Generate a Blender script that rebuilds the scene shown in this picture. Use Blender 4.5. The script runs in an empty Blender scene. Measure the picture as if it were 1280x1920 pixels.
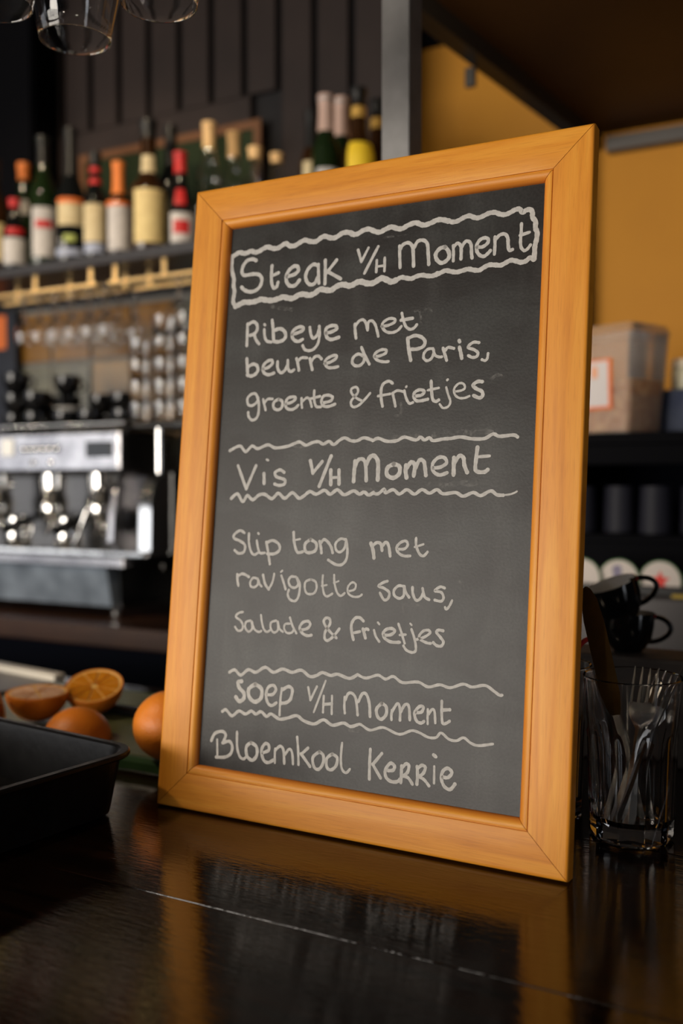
import bpy, bmesh, math, random
from mathutils import Vector, Matrix, Euler
PI = math.pi
T = 1.10            # height of the bar top above the floor; heights below are given from the bar top
S = bpy.context.scene
COL = S.collection

# ---------------------------------------------------------------- camera
cd = bpy.data.cameras.new('camera'); cam = bpy.data.objects.new('camera', cd); COL.objects.link(cam)
cam.location = (0.6063, -0.7461, 0.3050 + T)
cam.rotation_euler = (PI/2 - 0.0260218, 0, 0.4962157)
cd.sensor_fit = 'VERTICAL'; cd.sensor_height = 36.0; cd.sensor_width = 24.0
cd.lens = 1858.788/1920*36.0
cd.clip_start = 0.02; cd.clip_end = 60
cd.dof.use_dof = True; cd.dof.focus_distance = 0.835; cd.dof.aperture_fstop = 3.0
S.camera = cam

# ---------------------------------------------------------------- world, lamps, exposure
w = bpy.data.worlds.new('world'); S.world = w; w.use_nodes = True
w.node_tree.nodes['Background'].inputs[0].default_value = (0.55, 0.62, 0.8, 1)
w.node_tree.nodes['Background'].inputs[1].default_value = 0.012
S.view_settings.view_transform = 'Standard'; S.view_settings.look = 'None'
S.view_settings.gamma = 1; S.view_settings.use_curve_mapping = False
S.view_settings.exposure = 0.0

def area(name, loc, target, sx, sy, power, color, spread=180):
    l = bpy.data.lights.new(name, 'AREA'); l.shape = 'RECTANGLE'; l.size = sx; l.size_y = sy
    l.energy = power; l.color = color; l.spread = math.radians(spread)
    o = bpy.data.objects.new(name, l); COL.objects.link(o)
    o.location = (loc[0], loc[1], loc[2] + T)
    d = Vector(target) - Vector(loc); o.rotation_euler = d.to_track_quat('-Z', 'Y').to_euler()
    return o
def spot(name, loc, target, power, color, angle, blend=.4, size=.05):
    l = bpy.data.lights.new(name, 'SPOT'); l.energy = power; l.color = color
    l.spot_size = math.radians(angle); l.spot_blend = blend; l.shadow_soft_size = size
    o = bpy.data.objects.new(name, l); COL.objects.link(o); o.location = (loc[0], loc[1], loc[2]+T)
    d = Vector(target) - Vector(loc); o.rotation_euler = d.to_track_quat('-Z', 'Y').to_euler()
    return o
# shop window daylight behind the camera to the left, low and wide
area('window_daylight', (-1.9, -4.2, .42), (0.1, 0.2, 0.25), 3.0, 1.6, 150, (1.0, 0.92, 0.82), 150)
# second window pane far to the left, seen in the steel of the back bar
area('side_window_daylight', (-4.7, -2.75, 0.65), (-0.9, 1.1, 0.4), 2.3, 1.7, 17, (0.93, 0.95, 1.0), 150)
# strip light added far to the right, for highlights on glass and cutlery
area('right_fill_strip', (3.4, -.9, 0.3), (.4, .1, .1), .5, 1.7, 3.2, (0.9, 0.93, 1.0), 120)
# spots added to brighten the back bar, the oranges and the ochre wall
spot('back_bar_fill', (-0.55, -0.7, 2.0), (-1.2, 1.2, 0.68), 95, (1.0, 0.78, 0.52), 38)  # stands in for warm sun on the bottles
spot('oranges_fill', (-1.3, -0.9, 1.9), (-.30, .15, 0), 75, (1.0, 0.78, 0.55), 24, .6)
spot('wall_spot', (0.0, 0.35, 1.05), (0.05, 1.6, 0.85), 9, (1.0, 0.80, 0.5), 75, .8)
# point lights added out of view for glints on chrome, bottles and glasses
def add_glint(loc, power, r=.035):
    l = bpy.data.lights.new('glint_point', 'POINT'); l.energy = power; l.color = (1, .82, .6); l.shadow_soft_size = r
    o = bpy.data.objects.new('glint_point', l); COL.objects.link(o); o.location = (loc[0], loc[1], loc[2]+T)
for p in ((-2.2, -1.6, 1.0), (-3.0, -2.6, .9), (-1.2, -2.4, 1.1), (-3.6, -1.2, 1.0), (.4, -2.2, 1.1), (-2.4, -3.4, .95), (1.7, -1.6, 1.25), (-2.6, -.6, 1.15)): add_glint(p, 7.0)

# ---------------------------------------------------------------- materials
MATS = {}
def mat(name, color, rough=.5, metal=0, trans=0, ior=1.45, noise=None, bump=None, coat=0, spec=.5, sss=0, emit=None, alpha=1):
    """noise = (scale, second colour, detail), bump = (scale, strength)"""
    if name in MATS: return MATS[name]
    m = bpy.data.materials.new(name); m.use_nodes = True; nt = m.node_tree; N = nt.nodes; Lk = nt.links
    b = N['Principled BSDF']
    b.inputs['Base Color'].default_value = (*color, 1); b.inputs['Roughness'].default_value = rough
    b.inputs['Metallic'].default_value = metal; b.inputs['Transmission Weight'].default_value = trans
    b.inputs['IOR'].default_value = ior; b.inputs['Coat Weight'].default_value = coat; b.inputs['Coat Roughness'].default_value = .12
    b.inputs['Specular IOR Level'].default_value = spec; b.inputs['Alpha'].default_value = alpha
    if sss: b.inputs['Subsurface Weight'].default_value = sss; b.inputs['Subsurface Scale'].default_value = .01
    if emit: b.inputs['Emission Color'].default_value = (*emit[:3], 1); b.inputs['Emission Strength'].default_value = emit[3]
    tc = N.new('ShaderNodeTexCoord')
    if noise:
        nz = N.new('ShaderNodeTexNoise'); nz.inputs['Scale'].default_value = noise[0]; nz.inputs['Detail'].default_value = noise[2] if len(noise) > 2 else 4
        r = N.new('ShaderNodeValToRGB'); r.color_ramp.elements[0].position = .35; r.color_ramp.elements[1].position = .7
        r.color_ramp.elements[0].color = (*color, 1); r.color_ramp.elements[1].color = (*noise[1], 1)
        Lk.new(tc.outputs['Object'], nz.inputs['Vector']); Lk.new(nz.outputs['Fac'], r.inputs[0]); Lk.new(r.outputs[0], b.inputs['Base Color'])
    if bump:
        nb = N.new('ShaderNodeTexNoise'); nb.inputs['Scale'].default_value = bump[0]; nb.inputs['Detail'].default_value = 5
        bp = N.new('ShaderNodeBump'); bp.inputs['Strength'].default_value = bump[1]; bp.inputs['Distance'].default_value = .001
        Lk.new(tc.outputs['Object'], nb.inputs['Vector']); Lk.new(nb.outputs['Fac'], bp.inputs['Height']); Lk.new(bp.outputs[0], b.inputs['Normal'])
    MATS[name] = m
    return m

def frame_wood():
    m = bpy.data.materials.new('varnished_pine'); m.use_nodes = True; nt = m.node_tree; N = nt.nodes; L = nt.links
    b = N['Principled BSDF']; uv = N.new('ShaderNodeUVMap')
    oi = N.new('ShaderNodeObjectInfo')
    ad = N.new('ShaderNodeVectorMath'); ad.operation = 'ADD'
    sc = N.new('ShaderNodeVectorMath'); sc.operation = 'SCALE'; sc.inputs['Scale'].default_value = 7
    cb = N.new('ShaderNodeCombineXYZ'); L.new(oi.outputs['Random'], cb.inputs[0]); L.new(oi.outputs['Random'], cb.inputs[1])
    L.new(cb.outputs[0], sc.inputs[0]); L.new(uv.outputs[0], ad.inputs[0]); L.new(sc.outputs[0], ad.inputs[1])
    mp = N.new('ShaderNodeMapping'); mp.inputs['Scale'].default_value = (5, 95, 1); L.new(ad.outputs[0], mp.inputs[0])
    n1 = N.new('ShaderNodeTexNoise'); n1.inputs['Scale'].default_value = 1; n1.inputs['Detail'].default_value = 6; n1.inputs['Distortion'].default_value = .9
    L.new(mp.outputs[0], n1.inputs[0])
    mp2 = N.new('ShaderNodeMapping'); mp2.inputs['Scale'].default_value = (45, 900, 1); L.new(ad.outputs[0], mp2.inputs[0])
    n2 = N.new('ShaderNodeTexNoise'); n2.inputs['Scale'].default_value = 1; n2.inputs['Detail'].default_value = 3; L.new(mp2.outputs[0], n2.inputs[0])
    r = N.new('ShaderNodeValToRGB'); e = r.color_ramp.elements
    e[0].position = .28; e[0].color = (.55, .195, .016, 1); e[1].position = .74; e[1].color = (.72, .32, .036, 1)
    k = e.new(.5); k.color = (.64, .245, .020, 1)
    L.new(n1.outputs['Fac'], r.inputs[0])
    mx = N.new('ShaderNodeMix'); mx.data_type = 'RGBA'; mx.blend_type = 'MULTIPLY'
    r2 = N.new('ShaderNodeValToRGB'); r2.color_ramp.elements[0].position = .3; r2.color_ramp.elements[0].color = (.72, .62, .5, 1); r2.color_ramp.elements[1].position = .48; r2.color_ramp.elements[1].color = (1, 1, 1, 1)
    L.new(n2.outputs['Fac'], r2.inputs[0]); mx.inputs[0].default_value = .45; L.new(r.outputs[0], mx.inputs[6]); L.new(r2.outputs[0], mx.inputs[7])
    # the moulded inner bead is stained a little redder
    sx = N.new('ShaderNodeSeparateXYZ'); L.new(uv.outputs[0], sx.inputs[0])
    mr = N.new('ShaderNodeMapRange'); mr.inputs[1].default_value = .0375; mr.inputs[2].default_value = .043; L.new(sx.outputs[1], mr.inputs[0])
    mx2 = N.new('ShaderNodeMix'); mx2.data_type = 'RGBA'; L.new(mr.outputs[0], mx2.inputs[0]); L.new(mx.outputs[2], mx2.inputs[6]); mx2.inputs[7].default_value = (.54, .15, .022, 1)
    L.new(mx2.outputs[2], b.inputs['Base Color'])
    b.inputs['Roughness'].default_value = .45; b.inputs['Specular IOR Level'].default_value = .32
    bp = N.new('ShaderNodeBump'); bp.inputs['Strength'].default_value = .12; bp.inputs['Distance'].default_value = .0006
    L.new(n2.outputs['Fac'], bp.inputs['Height']); L.new(bp.outputs[0], b.inputs['Normal'])
    return m

def slate_mat():
    m = bpy.data.materials.new('blackboard_paint'); m.use_nodes = True; nt = m.node_tree; N = nt.nodes; L = nt.links
    b = N['Principled BSDF']; tc = N.new('ShaderNodeTexCoord')
    def nz(scale, det, sc=(1, 1, 1), dist=0):
        mp = N.new('ShaderNodeMapping'); mp.inputs['Scale'].default_value = sc; L.new(tc.outputs['Object'], mp.inputs[0])
        n = N.new('ShaderNodeTexNoise'); n.inputs['Scale'].default_value = scale; n.inputs['Detail'].default_value = det; n.inputs['Distortion'].default_value = dist
        L.new(mp.outputs[0], n.inputs[0]); return n
    a = nz(9, 4, (1, 1, 2.2), .8); f = nz(420, 3); st = nz(26, 3, (1, 1, .22), .3)
    r = N.new('ShaderNodeValToRGB'); e = r.color_ramp.elements
    e[0].position = .38; e[0].color = (.0120, .0098, .0090, 1); e[1].position = .66; e[1].color = (.0265, .0265, .0255, 1)
    L.new(a.outputs['Fac'], r.inputs[0])
    r2 = N.new('ShaderNodeValToRGB'); r2.color_ramp.elements[0].position = .5; r2.color_ramp.elements[0].color = (0, 0, 0, 1); r2.color_ramp.elements[1].position = .8; r2.color_ramp.elements[1].color = (.02, .02, .019, 1)
    L.new(st.outputs['Fac'], r2.inputs[0])
    r3 = N.new('ShaderNodeValToRGB'); r3.color_ramp.elements[0].position = .3; r3.color_ramp.elements[0].color = (.75, .75, .75, 1); r3.color_ramp.elements[1].position = .75; r3.color_ramp.elements[1].color = (1.3, 1.3, 1.3, 1)
    L.new(f.outputs['Fac'], r3.inputs[0])
    ad = N.new('ShaderNodeMix'); ad.data_type = 'RGBA'; ad.blend_type = 'ADD'; ad.inputs[0].default_value = 1
    L.new(r.outputs[0], ad.inputs[6]); L.new(r2.outputs[0], ad.inputs[7])
    mu = N.new('ShaderNodeMix'); mu.data_type = 'RGBA'; mu.blend_type = 'MULTIPLY'; mu.inputs[0].default_value = 1
    L.new(ad.outputs[2], mu.inputs[6]); L.new(r3.outputs[0], mu.inputs[7]); L.new(mu.outputs[2], b.inputs['Base Color'])
    b.inputs['Roughness'].default_value = .39; b.inputs['Specular IOR Level'].default_value = .24
    bp = N.new('ShaderNodeBump'); bp.inputs['Strength'].default_value = .25; bp.inputs['Distance'].default_value = .0003
    L.new(f.outputs['Fac'], bp.inputs['Height']); L.new(bp.outputs[0], b.inputs['Normal'])
    return m

def table_mat():
    m = bpy.data.materials.new('dark_lacquered_wood'); m.use_nodes = True; nt = m.node_tree; N = nt.nodes; L = nt.links
    b = N['Principled BSDF']; tc = N.new('ShaderNodeTexCoord'); oi = N.new('ShaderNodeObjectInfo')
    ad = N.new('ShaderNodeVectorMath'); ad.operation = 'ADD'; L.new(tc.outputs['Object'], ad.inputs[0])
    cb = N.new('ShaderNodeCombineXYZ'); L.new(oi.outputs['Random'], cb.inputs[0]); L.new(oi.outputs['Random'], cb.inputs[2]); L.new(cb.outputs[0], ad.inputs[1])
    def nz(scale, det, sc, dist=0):
        mp = N.new('ShaderNodeMapping'); mp.inputs['Scale'].default_value = sc; L.new(ad.outputs[0], mp.inputs[0])
        n = N.new('ShaderNodeTexNoise'); n.inputs['Scale'].default_value = scale; n.inputs['Detail'].default_value = det; n.inputs['Distortion'].default_value = dist
        L.new(mp.outputs[0], n.inputs[0]); return n
    g = nz(1, 6, (4, 60, 1), .8); fine = nz(1, 4, (70, 330, 1), .6); blob = nz(7, 3, (1, 1, 1))
    r = N.new('ShaderNodeValToRGB'); e = r.color_ramp.elements
    e[0].position = .4; e[0].color = (.0030, .0016, .0011, 1); e[1].position = .85; e[1].color = (.024, .0085, .003, 1)
    L.new(g.outputs['Fac'], r.inputs[0]); L.new(r.outputs[0], b.inputs['Base Color'])
    rr = N.new('ShaderNodeMapRange'); rr.inputs[1].default_value = .3; rr.inputs[2].default_value = .75; rr.inputs[3].default_value = .05; rr.inputs[4].default_value = .15
    L.new(blob.outputs['Fac'], rr.inputs[0]); L.new(rr.outputs[0], b.inputs['Roughness'])
    bp = N.new('ShaderNodeBump'); bp.inputs['Strength'].default_value = .55; bp.inputs['Distance'].default_value = .0003
    mm = N.new('ShaderNodeMath'); mm.operation = 'ADD'; L.new(fine.outputs['Fac'], mm.inputs[0]); L.new(g.outputs['Fac'], mm.inputs[1])
    L.new(mm.outputs[0], bp.inputs['Height']); L.new(bp.outputs[0], b.inputs['Normal'])
    b.inputs['Specular IOR Level'].default_value = .5
    return m
M_FRAME = frame_wood(); M_SLATE = slate_mat(); M_TABLE = table_mat()
M_CHALK = mat('chalk_marker_paint', (.41, .395, .375), .8, noise=(260, (.51, .495, .47), 3), spec=.25)
M_STEEL = mat('brushed_steel', (.46, .45, .46), .24, 1, noise=(16, (.24, .235, .25)), bump=(26, .6))
M_POLISH = mat('polished_steel', (.78, .77, .75), .10, 1, bump=(18, .6))
M_RAW = mat('raw_grey_steel', (.21, .205, .20), .5, .35, noise=(24, (.15, .145, .14), 6), bump=(90, .15))
M_BLACKSTEEL = mat('black_painted_steel', (.012, .011, .011), .45)
M_BLACKPL = mat('black_plastic', (.009, .009, .0095), .3, bump=(350, .06))
M_GLOSSBLK = mat('glazed_black', (.006, .006, .0065), .1)
M_GLASS = mat('clear_glass', (1, 1, 1), 0.0, 0, 1, 1.48)
M_NAVY = mat('dark_blue_paint', (.0025, .0035, .008), .7, spec=.06)
M_CARC = mat('near_black_paint', (.002, .002, .003), .7, spec=.06)
M_BRASS = mat('brass', (.85, .58, .26), .3, 1)
M_WHITE = mat('white_ceramic', (.7, .68, .64), .25)
M_RUBBER = mat('rubber', (.01, .01, .01), .8)

# ---------------------------------------------------------------- mesh helpers
class MB:
    def __init__(s): s.v = []; s.f = []; s.uv = None; s.round = False
    def add(s, vs, fs):
        o = len(s.v); s.v += [tuple(v) for v in vs]; s.f += [tuple(i+o for i in f) for f in fs]; return s
    def box(s, x0, x1, y0, y1, z0, z1, bev=0):
        if bev <= 0:
            vs = [(x, y, z) for x in (x0, x1) for y in (y0, y1) for z in (z0, z1)]
            return s.add(vs, [(0, 1, 3, 2), (4, 6, 7, 5), (0, 4, 5, 1), (2, 3, 7, 6), (0, 2, 6, 4), (1, 5, 7, 3)])
        bm = bmesh.new(); bmesh.ops.create_cube(bm, size=1)
        for v in bm.verts: v.co = Vector(((x0+x1)/2 + v.co.x*(x1-x0), (y0+y1)/2 + v.co.y*(y1-y0), (z0+z1)/2 + v.co.z*(z1-z0)))
        bmesh.ops.bevel(bm, geom=bm.edges[:], offset=bev, segments=2, profile=.5, affect='EDGES')
        bm.verts.index_update(); s.add([v.co[:] for v in bm.verts], [[v.index for v in f.verts] for f in bm.faces]); bm.free(); return s
    def lathe(s, prof, n=32, c=(0, 0, 0), cap0=False, cap1=False, rot=None, a0=0, a1=2*PI):
        full = abs(a1-a0-2*PI) < 1e-6; m = n if full else n+1; s.round = True
        vs = []
        for r, z in prof:
            for i in range(m):
                a = a0+(a1-a0)*i/n; p = Vector((r*math.cos(a), r*math.sin(a), z))
                if rot: p = rot @ p
                vs.append((p.x+c[0], p.y+c[1], p.z+c[2]))
        fs = []
        for j in range(len(prof)-1):
            for i in range(n):
                k = (i+1) % m if full else i+1
                fs.append((j*m+i, j*m+k, (j+1)*m+k, (j+1)*m+i))
        if cap0: fs.append(tuple(range(m-1, -1, -1)))
        if cap1: fs.append(tuple((len(prof)-1)*m+i for i in range(m)))
        return s.add(vs, fs)
    def tube(s, pts, r, n=10, cap=True, closed=False, flat=1.0):
        P = [Vector(p) for p in pts]; vs = []; fs = []; K = len(P); s.round = True
        up = None
        for i, p in enumerate(P):
            a = P[(i-1) % K] if (closed or i > 0) else P[i]; b = P[(i+1) % K] if (closed or i < K-1) else P[i]
            t = (b-a).normalized()
            if up is None:
                up = t.cross(Vector((0, 0, 1)))
                if up.length < .01: up = t.cross(Vector((1, 0, 0)))
                up.normalize()
            up = (up - t*up.dot(t)).normalized(); q = t.cross(up)
            rr = r[i] if isinstance(r, (list, tuple)) else r
            for k in range(n):
                an = 2*PI*k/n; vs.append((p+up*math.cos(an)*rr+q*math.sin(an)*rr*flat)[:])
        for i in range(K if closed else K-1):
            j = (i+1) % K
            for k in range(n): fs.append((i*n+k, i*n+(k+1) % n, j*n+(k+1) % n, j*n+k))
        if cap and not closed: fs.append(tuple(range(n-1, -1, -1))); fs.append(tuple((K-1)*n+k for k in range(n)))
        return s.add(vs, fs)
    def prism(s, poly, a, b, axis='y'):
        """extrude a 2D polygon (x,z) along y (or (x,y) along z, (y,z) along x)"""
        n = len(poly); vs = []
        for t in (a, b):
            for p, q in poly:
                vs.append((p, t, q) if axis == 'y' else ((p, q, t) if axis == 'z' else (t, p, q)))
        fs = [(i, (i+1) % n, n+(i+1) % n, n+i) for i in range(n)]+[tuple(range(n-1, -1, -1)), tuple(range(n, 2*n))]
        return s.add(vs, fs)
    def xf(s, M):
        s.v = [tuple(M @ Vector(v)) for v in s.v]; return s
    def build(s, name, m, parent=None, smooth=True, ang=None, loc=None):
        if ang is None: ang = 48 if s.round else 19
        me = bpy.data.meshes.new(name); me.from_pydata(s.v, [], s.f)
        if s.uv is not None:
            l = me.uv_layers.new(name='UVMap')
            for i, lo in enumerate(me.loops): l.data[i].uv = s.uv[lo.vertex_index]
        bm = bmesh.new(); bm.from_mesh(me)
        bmesh.ops.remove_doubles(bm, verts=bm.verts, dist=1e-6); bmesh.ops.recalc_face_normals(bm, faces=bm.faces); bm.to_mesh(me); bm.free()
        if smooth:
            me.shade_smooth(); me.set_sharp_from_angle(angle=math.radians(ang))
        me.materials.append(m)
        o = bpy.data.objects.new(name, me); COL.objects.link(o)
        if parent is None: o.location = (0, 0, T) if loc is None else (loc[0], loc[1], loc[2]+T)
        else:
            o.parent = parent
            if loc is not None: o.location = loc
        return o
def thing(name, label, cat, loc=(0, 0, 0), rot=(0, 0, 0), group=None):
    o = bpy.data.objects.new(name, None); COL.objects.link(o); o.empty_display_size = .05
    o.location = (loc[0], loc[1], loc[2]+T); o.rotation_euler = rot
    return tag(o, label, cat, group)
def tag(o, label, cat, group=None):
    o['label'] = label; o['category'] = cat
    if group: o['group'] = group
    return o
def struct(o): o['kind'] = 'structure'; return o
def dup(root, loc, rot=None, label=None, group=None):
    r = root.copy(); COL.objects.link(r); r.location = (loc[0], loc[1], loc[2]+T)
    if rot is not None: r.rotation_euler = rot
    if label: r['label'] = label
    if group: r['group'] = group
    for ch in list(root.children):
        c = ch.copy(); COL.objects.link(c); c.parent = r
        for g in ch.children:
            d = g.copy(); COL.objects.link(d); d.parent = c
    return r
def catmull(P, n=6):
    out = []; K = len(P)
    for i in range(K-1):
        p0 = P[max(i-1, 0)]; p1 = P[i]; p2 = P[i+1]; p3 = P[min(i+2, K-1)]
        for k in range(n):
            t = k/n
            out.append(tuple(.5*((2*b)+(c-a)*t+(2*a-5*b+4*c-d)*t*t+(-a+3*b-3*c+d)*t**3) for a, b, c, d in zip(p0, p1, p2, p3)))
    out.append(tuple(P[-1])); return out

# ---------------------------------------------------------------- room shell
struct(MB().box(-4, 3, -5.2, 2.2, -1.15, -1.10).build('floor', mat('floor_boards', (.05, .03, .018), .5, noise=(6, (.03, .018, .012)))))
struct(MB().box(-4, 3, -5.2, 2.2, 2.3, 2.35).build('ceiling', mat('dark_ceiling', (.02, .018, .017), .8)))
wb = struct(MB().box(-2.6, -.44, 1.42, 1.62, -1.1, 2.3).build('wall_back', mat('dark_backing', (.006, .005, .006), .8)))
wy = struct(MB().box(-.44, 2.2, 1.60, 1.70, -1.1, 2.3).build('wall_right_back', mat('ochre_wall_paint', (.50, .215, .010), .7, noise=(3, (.44, .185, .009)), bump=(120, .1))))
struct(MB().box(-.44, 1.4, 1.585, 1.61, 1.415, 2.3, .002).build('trim_1', M_CARC))
struct(MB().box(-.165, .01, 1.55, 1.60, -1.1, 1.13, .003).build('trim_2', mat('dark_brown_paint', (.025, .012, .006), .6)))
struct(MB().box(-2.75, -2.6, .3, 1.62, -1.1, 2.3).build('wall_left', M_NAVY))
M_SLAT = mat('dark_brown_slat', (.026, .0168, .0145), .6, noise=(9, (.020, .013, .0115)), spec=.3)
xs = -1.3596-.104*11
k = 0
while xs < -.47:
    x1 = xs+.104
    low = 1.309 if xs < -.80 else .905
    o = MB().box(xs+.010, min(x1-.010, -.442), 1.400, 1.42, low, 2.29, .002).build('slat', M_SLAT, wb)
    xs = x1; k += 1
MB().box(-2.55, -.82, 1.398, 1.42, .90, 1.3065, .002).build('skirting_board', M_SLAT, wb)
# tiles of the splashback under the bottle shelf
M_TILE = [mat('ochre_glazed_tile', (.26, .125, .022), .22, noise=(14, (.19, .085, .016))), mat('sand_glazed_tile', (.24, .155, .07), .25, noise=(14, (.2, .125, .055))), mat('grey_green_glazed_tile', (.13, .13, .095), .25, noise=(14, (.11, .105, .085)))]
MB().box(-2.1, -.50, 1.395, 1.42, .0, .868).build('tile_grout', mat('grey_grout', (.19, .18, .165), .8), wb)
rnd = random.Random(5)
tx0 = -1.3501 - .0035 - .15*5; tz0 = 0.6611 - .15*3
for i in range(11):
    for j in range(6):
        x = tx0+.15*i; z = tz0+.15*j
        if z+.147 > .865 or z < .0: continue
        cc = M_TILE[[0, 0, 1, 0, 2][rnd.randrange(5)]] if j > 2 else M_TILE[[1, 2, 2][rnd.randrange(3)]]
        MB().box(x+.006, x+.144, 1.388, 1.396, z+.006, z+.144, .002).build('tile', cc, wb)

# ---------------------------------------------------------------- bar counter
bar = thing('bar_counter', 'dark lacquered wooden bar counter of wide planks that the menu board stands on', 'counter', (0, 0, -1.1))
def child_world(mb, name, m, root, **k):
    off = Vector((root.location.x, root.location.y, root.location.z-T))
    mb.v = [tuple(Vector(v)-off) for v in mb.v]
    return mb.build(name, m, root, **k)
ZB = -.0018
ys = [-.72, -.44, -.1625, .105, .44]
for a, b in zip(ys[:-1], ys[1:]):
    child_world(MB().box(-1.7, 1.5, a+.0005, b-.0005, ZB-.035, ZB, .0007), 'plank', M_TABLE, bar)
child_world(MB().box(-1.68, 1.48, -.70, .42, -1.1, ZB-.035), 'carcass', M_CARC, bar)

# ---------------------------------------------------------------- menu board
W, H, TH = .40, .604778505, .113158056
brd = thing('menu_board', 'leaning menu blackboard in an orange wood frame with white handwritten Dutch dishes', 'menu board', (0, 0, 0), (-TH, 0, 0))
RP = [(0, .0142), (0, .0022), (.0004, .0008), (.0014, .0001), (.003, 0), (.0165, -.0002), (.0325, 0), (.0331, .0002), (.03335, .0013), (.0338, .0013), (.0341, .0004), (.0352, .0002), (.0372, .0006), (.0389, .0014), (.0404, .0027), (.0414, .0044), (.0419, .0063), (.042, .0120), (.036, .0142)]
def rail(side):
    L = W if side in 'TB' else H; g = .0003; mb = MB(); mb.uv = []; K = 14; n = len(RP)
    for k in range(K+1):
        for s, d in RP:
            a = s+g; b = L-s-g; t = a+(b-a)*k/K
            # a very slight wobble of the outer edge, as on a sanded frame
            if side == 'T': p = (t, d, H-s)
            elif side == 'B': p = (t, d, s)
            elif side == 'L': p = (s, d, t)
            else: p = (W-s, d, t)
            mb.v.append(p); mb.uv.append((t, s))
    for k in range(K):
        for i in range(n):
            j = (i+1) % n; mb.f.append((k*n+i, k*n+j, (k+1)*n+j, (k+1)*n+i))
    mb.f.append(tuple(range(n))); mb.f.append(tuple(K*n+i for i in range(n-1, -1, -1)))
    me = bpy.data.meshes.new('rail'); me.from_pydata(mb.v, [], mb.f)
    l = me.uv_layers.new(name='UVMap')
    for i, lo in enumerate(me.loops): l.data[i].uv = mb.uv[lo.vertex_index]
    bm = bmesh.new(); bm.from_mesh(me); bmesh.ops.recalc_face_normals(bm, faces=bm.faces); bm.to_mesh(me); bm.free()
    me.shade_smooth(); me.set_sharp_from_angle(angle=math.radians(40)); me.materials.append(M_FRAME)
    o = bpy.data.objects.new('frame_rail', me); COL.objects.link(o); o.parent = brd; return o
for sd in 'TBLR': rail(sd)
slate = MB().box(.0405, W-.0405, .007, .0115, .0405, H-.0405).build('blackboard_panel', M_SLATE, brd)
# hinged prop leg behind the panel
MB().box(W/2-.02, W/2+.02, .0125, .0135, .30, .33, .0003).build('hinge', M_BRASS, brd)
leg = MB(); leg.box(W/2-.018, W/2+.018, -.004, .004, -.325, 0, .001)
leg.xf(Matrix.Translation((0, .021, .325)) @ Matrix.Rotation(math.radians(24), 4, 'X'))
lo = leg.build('prop_leg', M_FRAME, brd)
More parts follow.
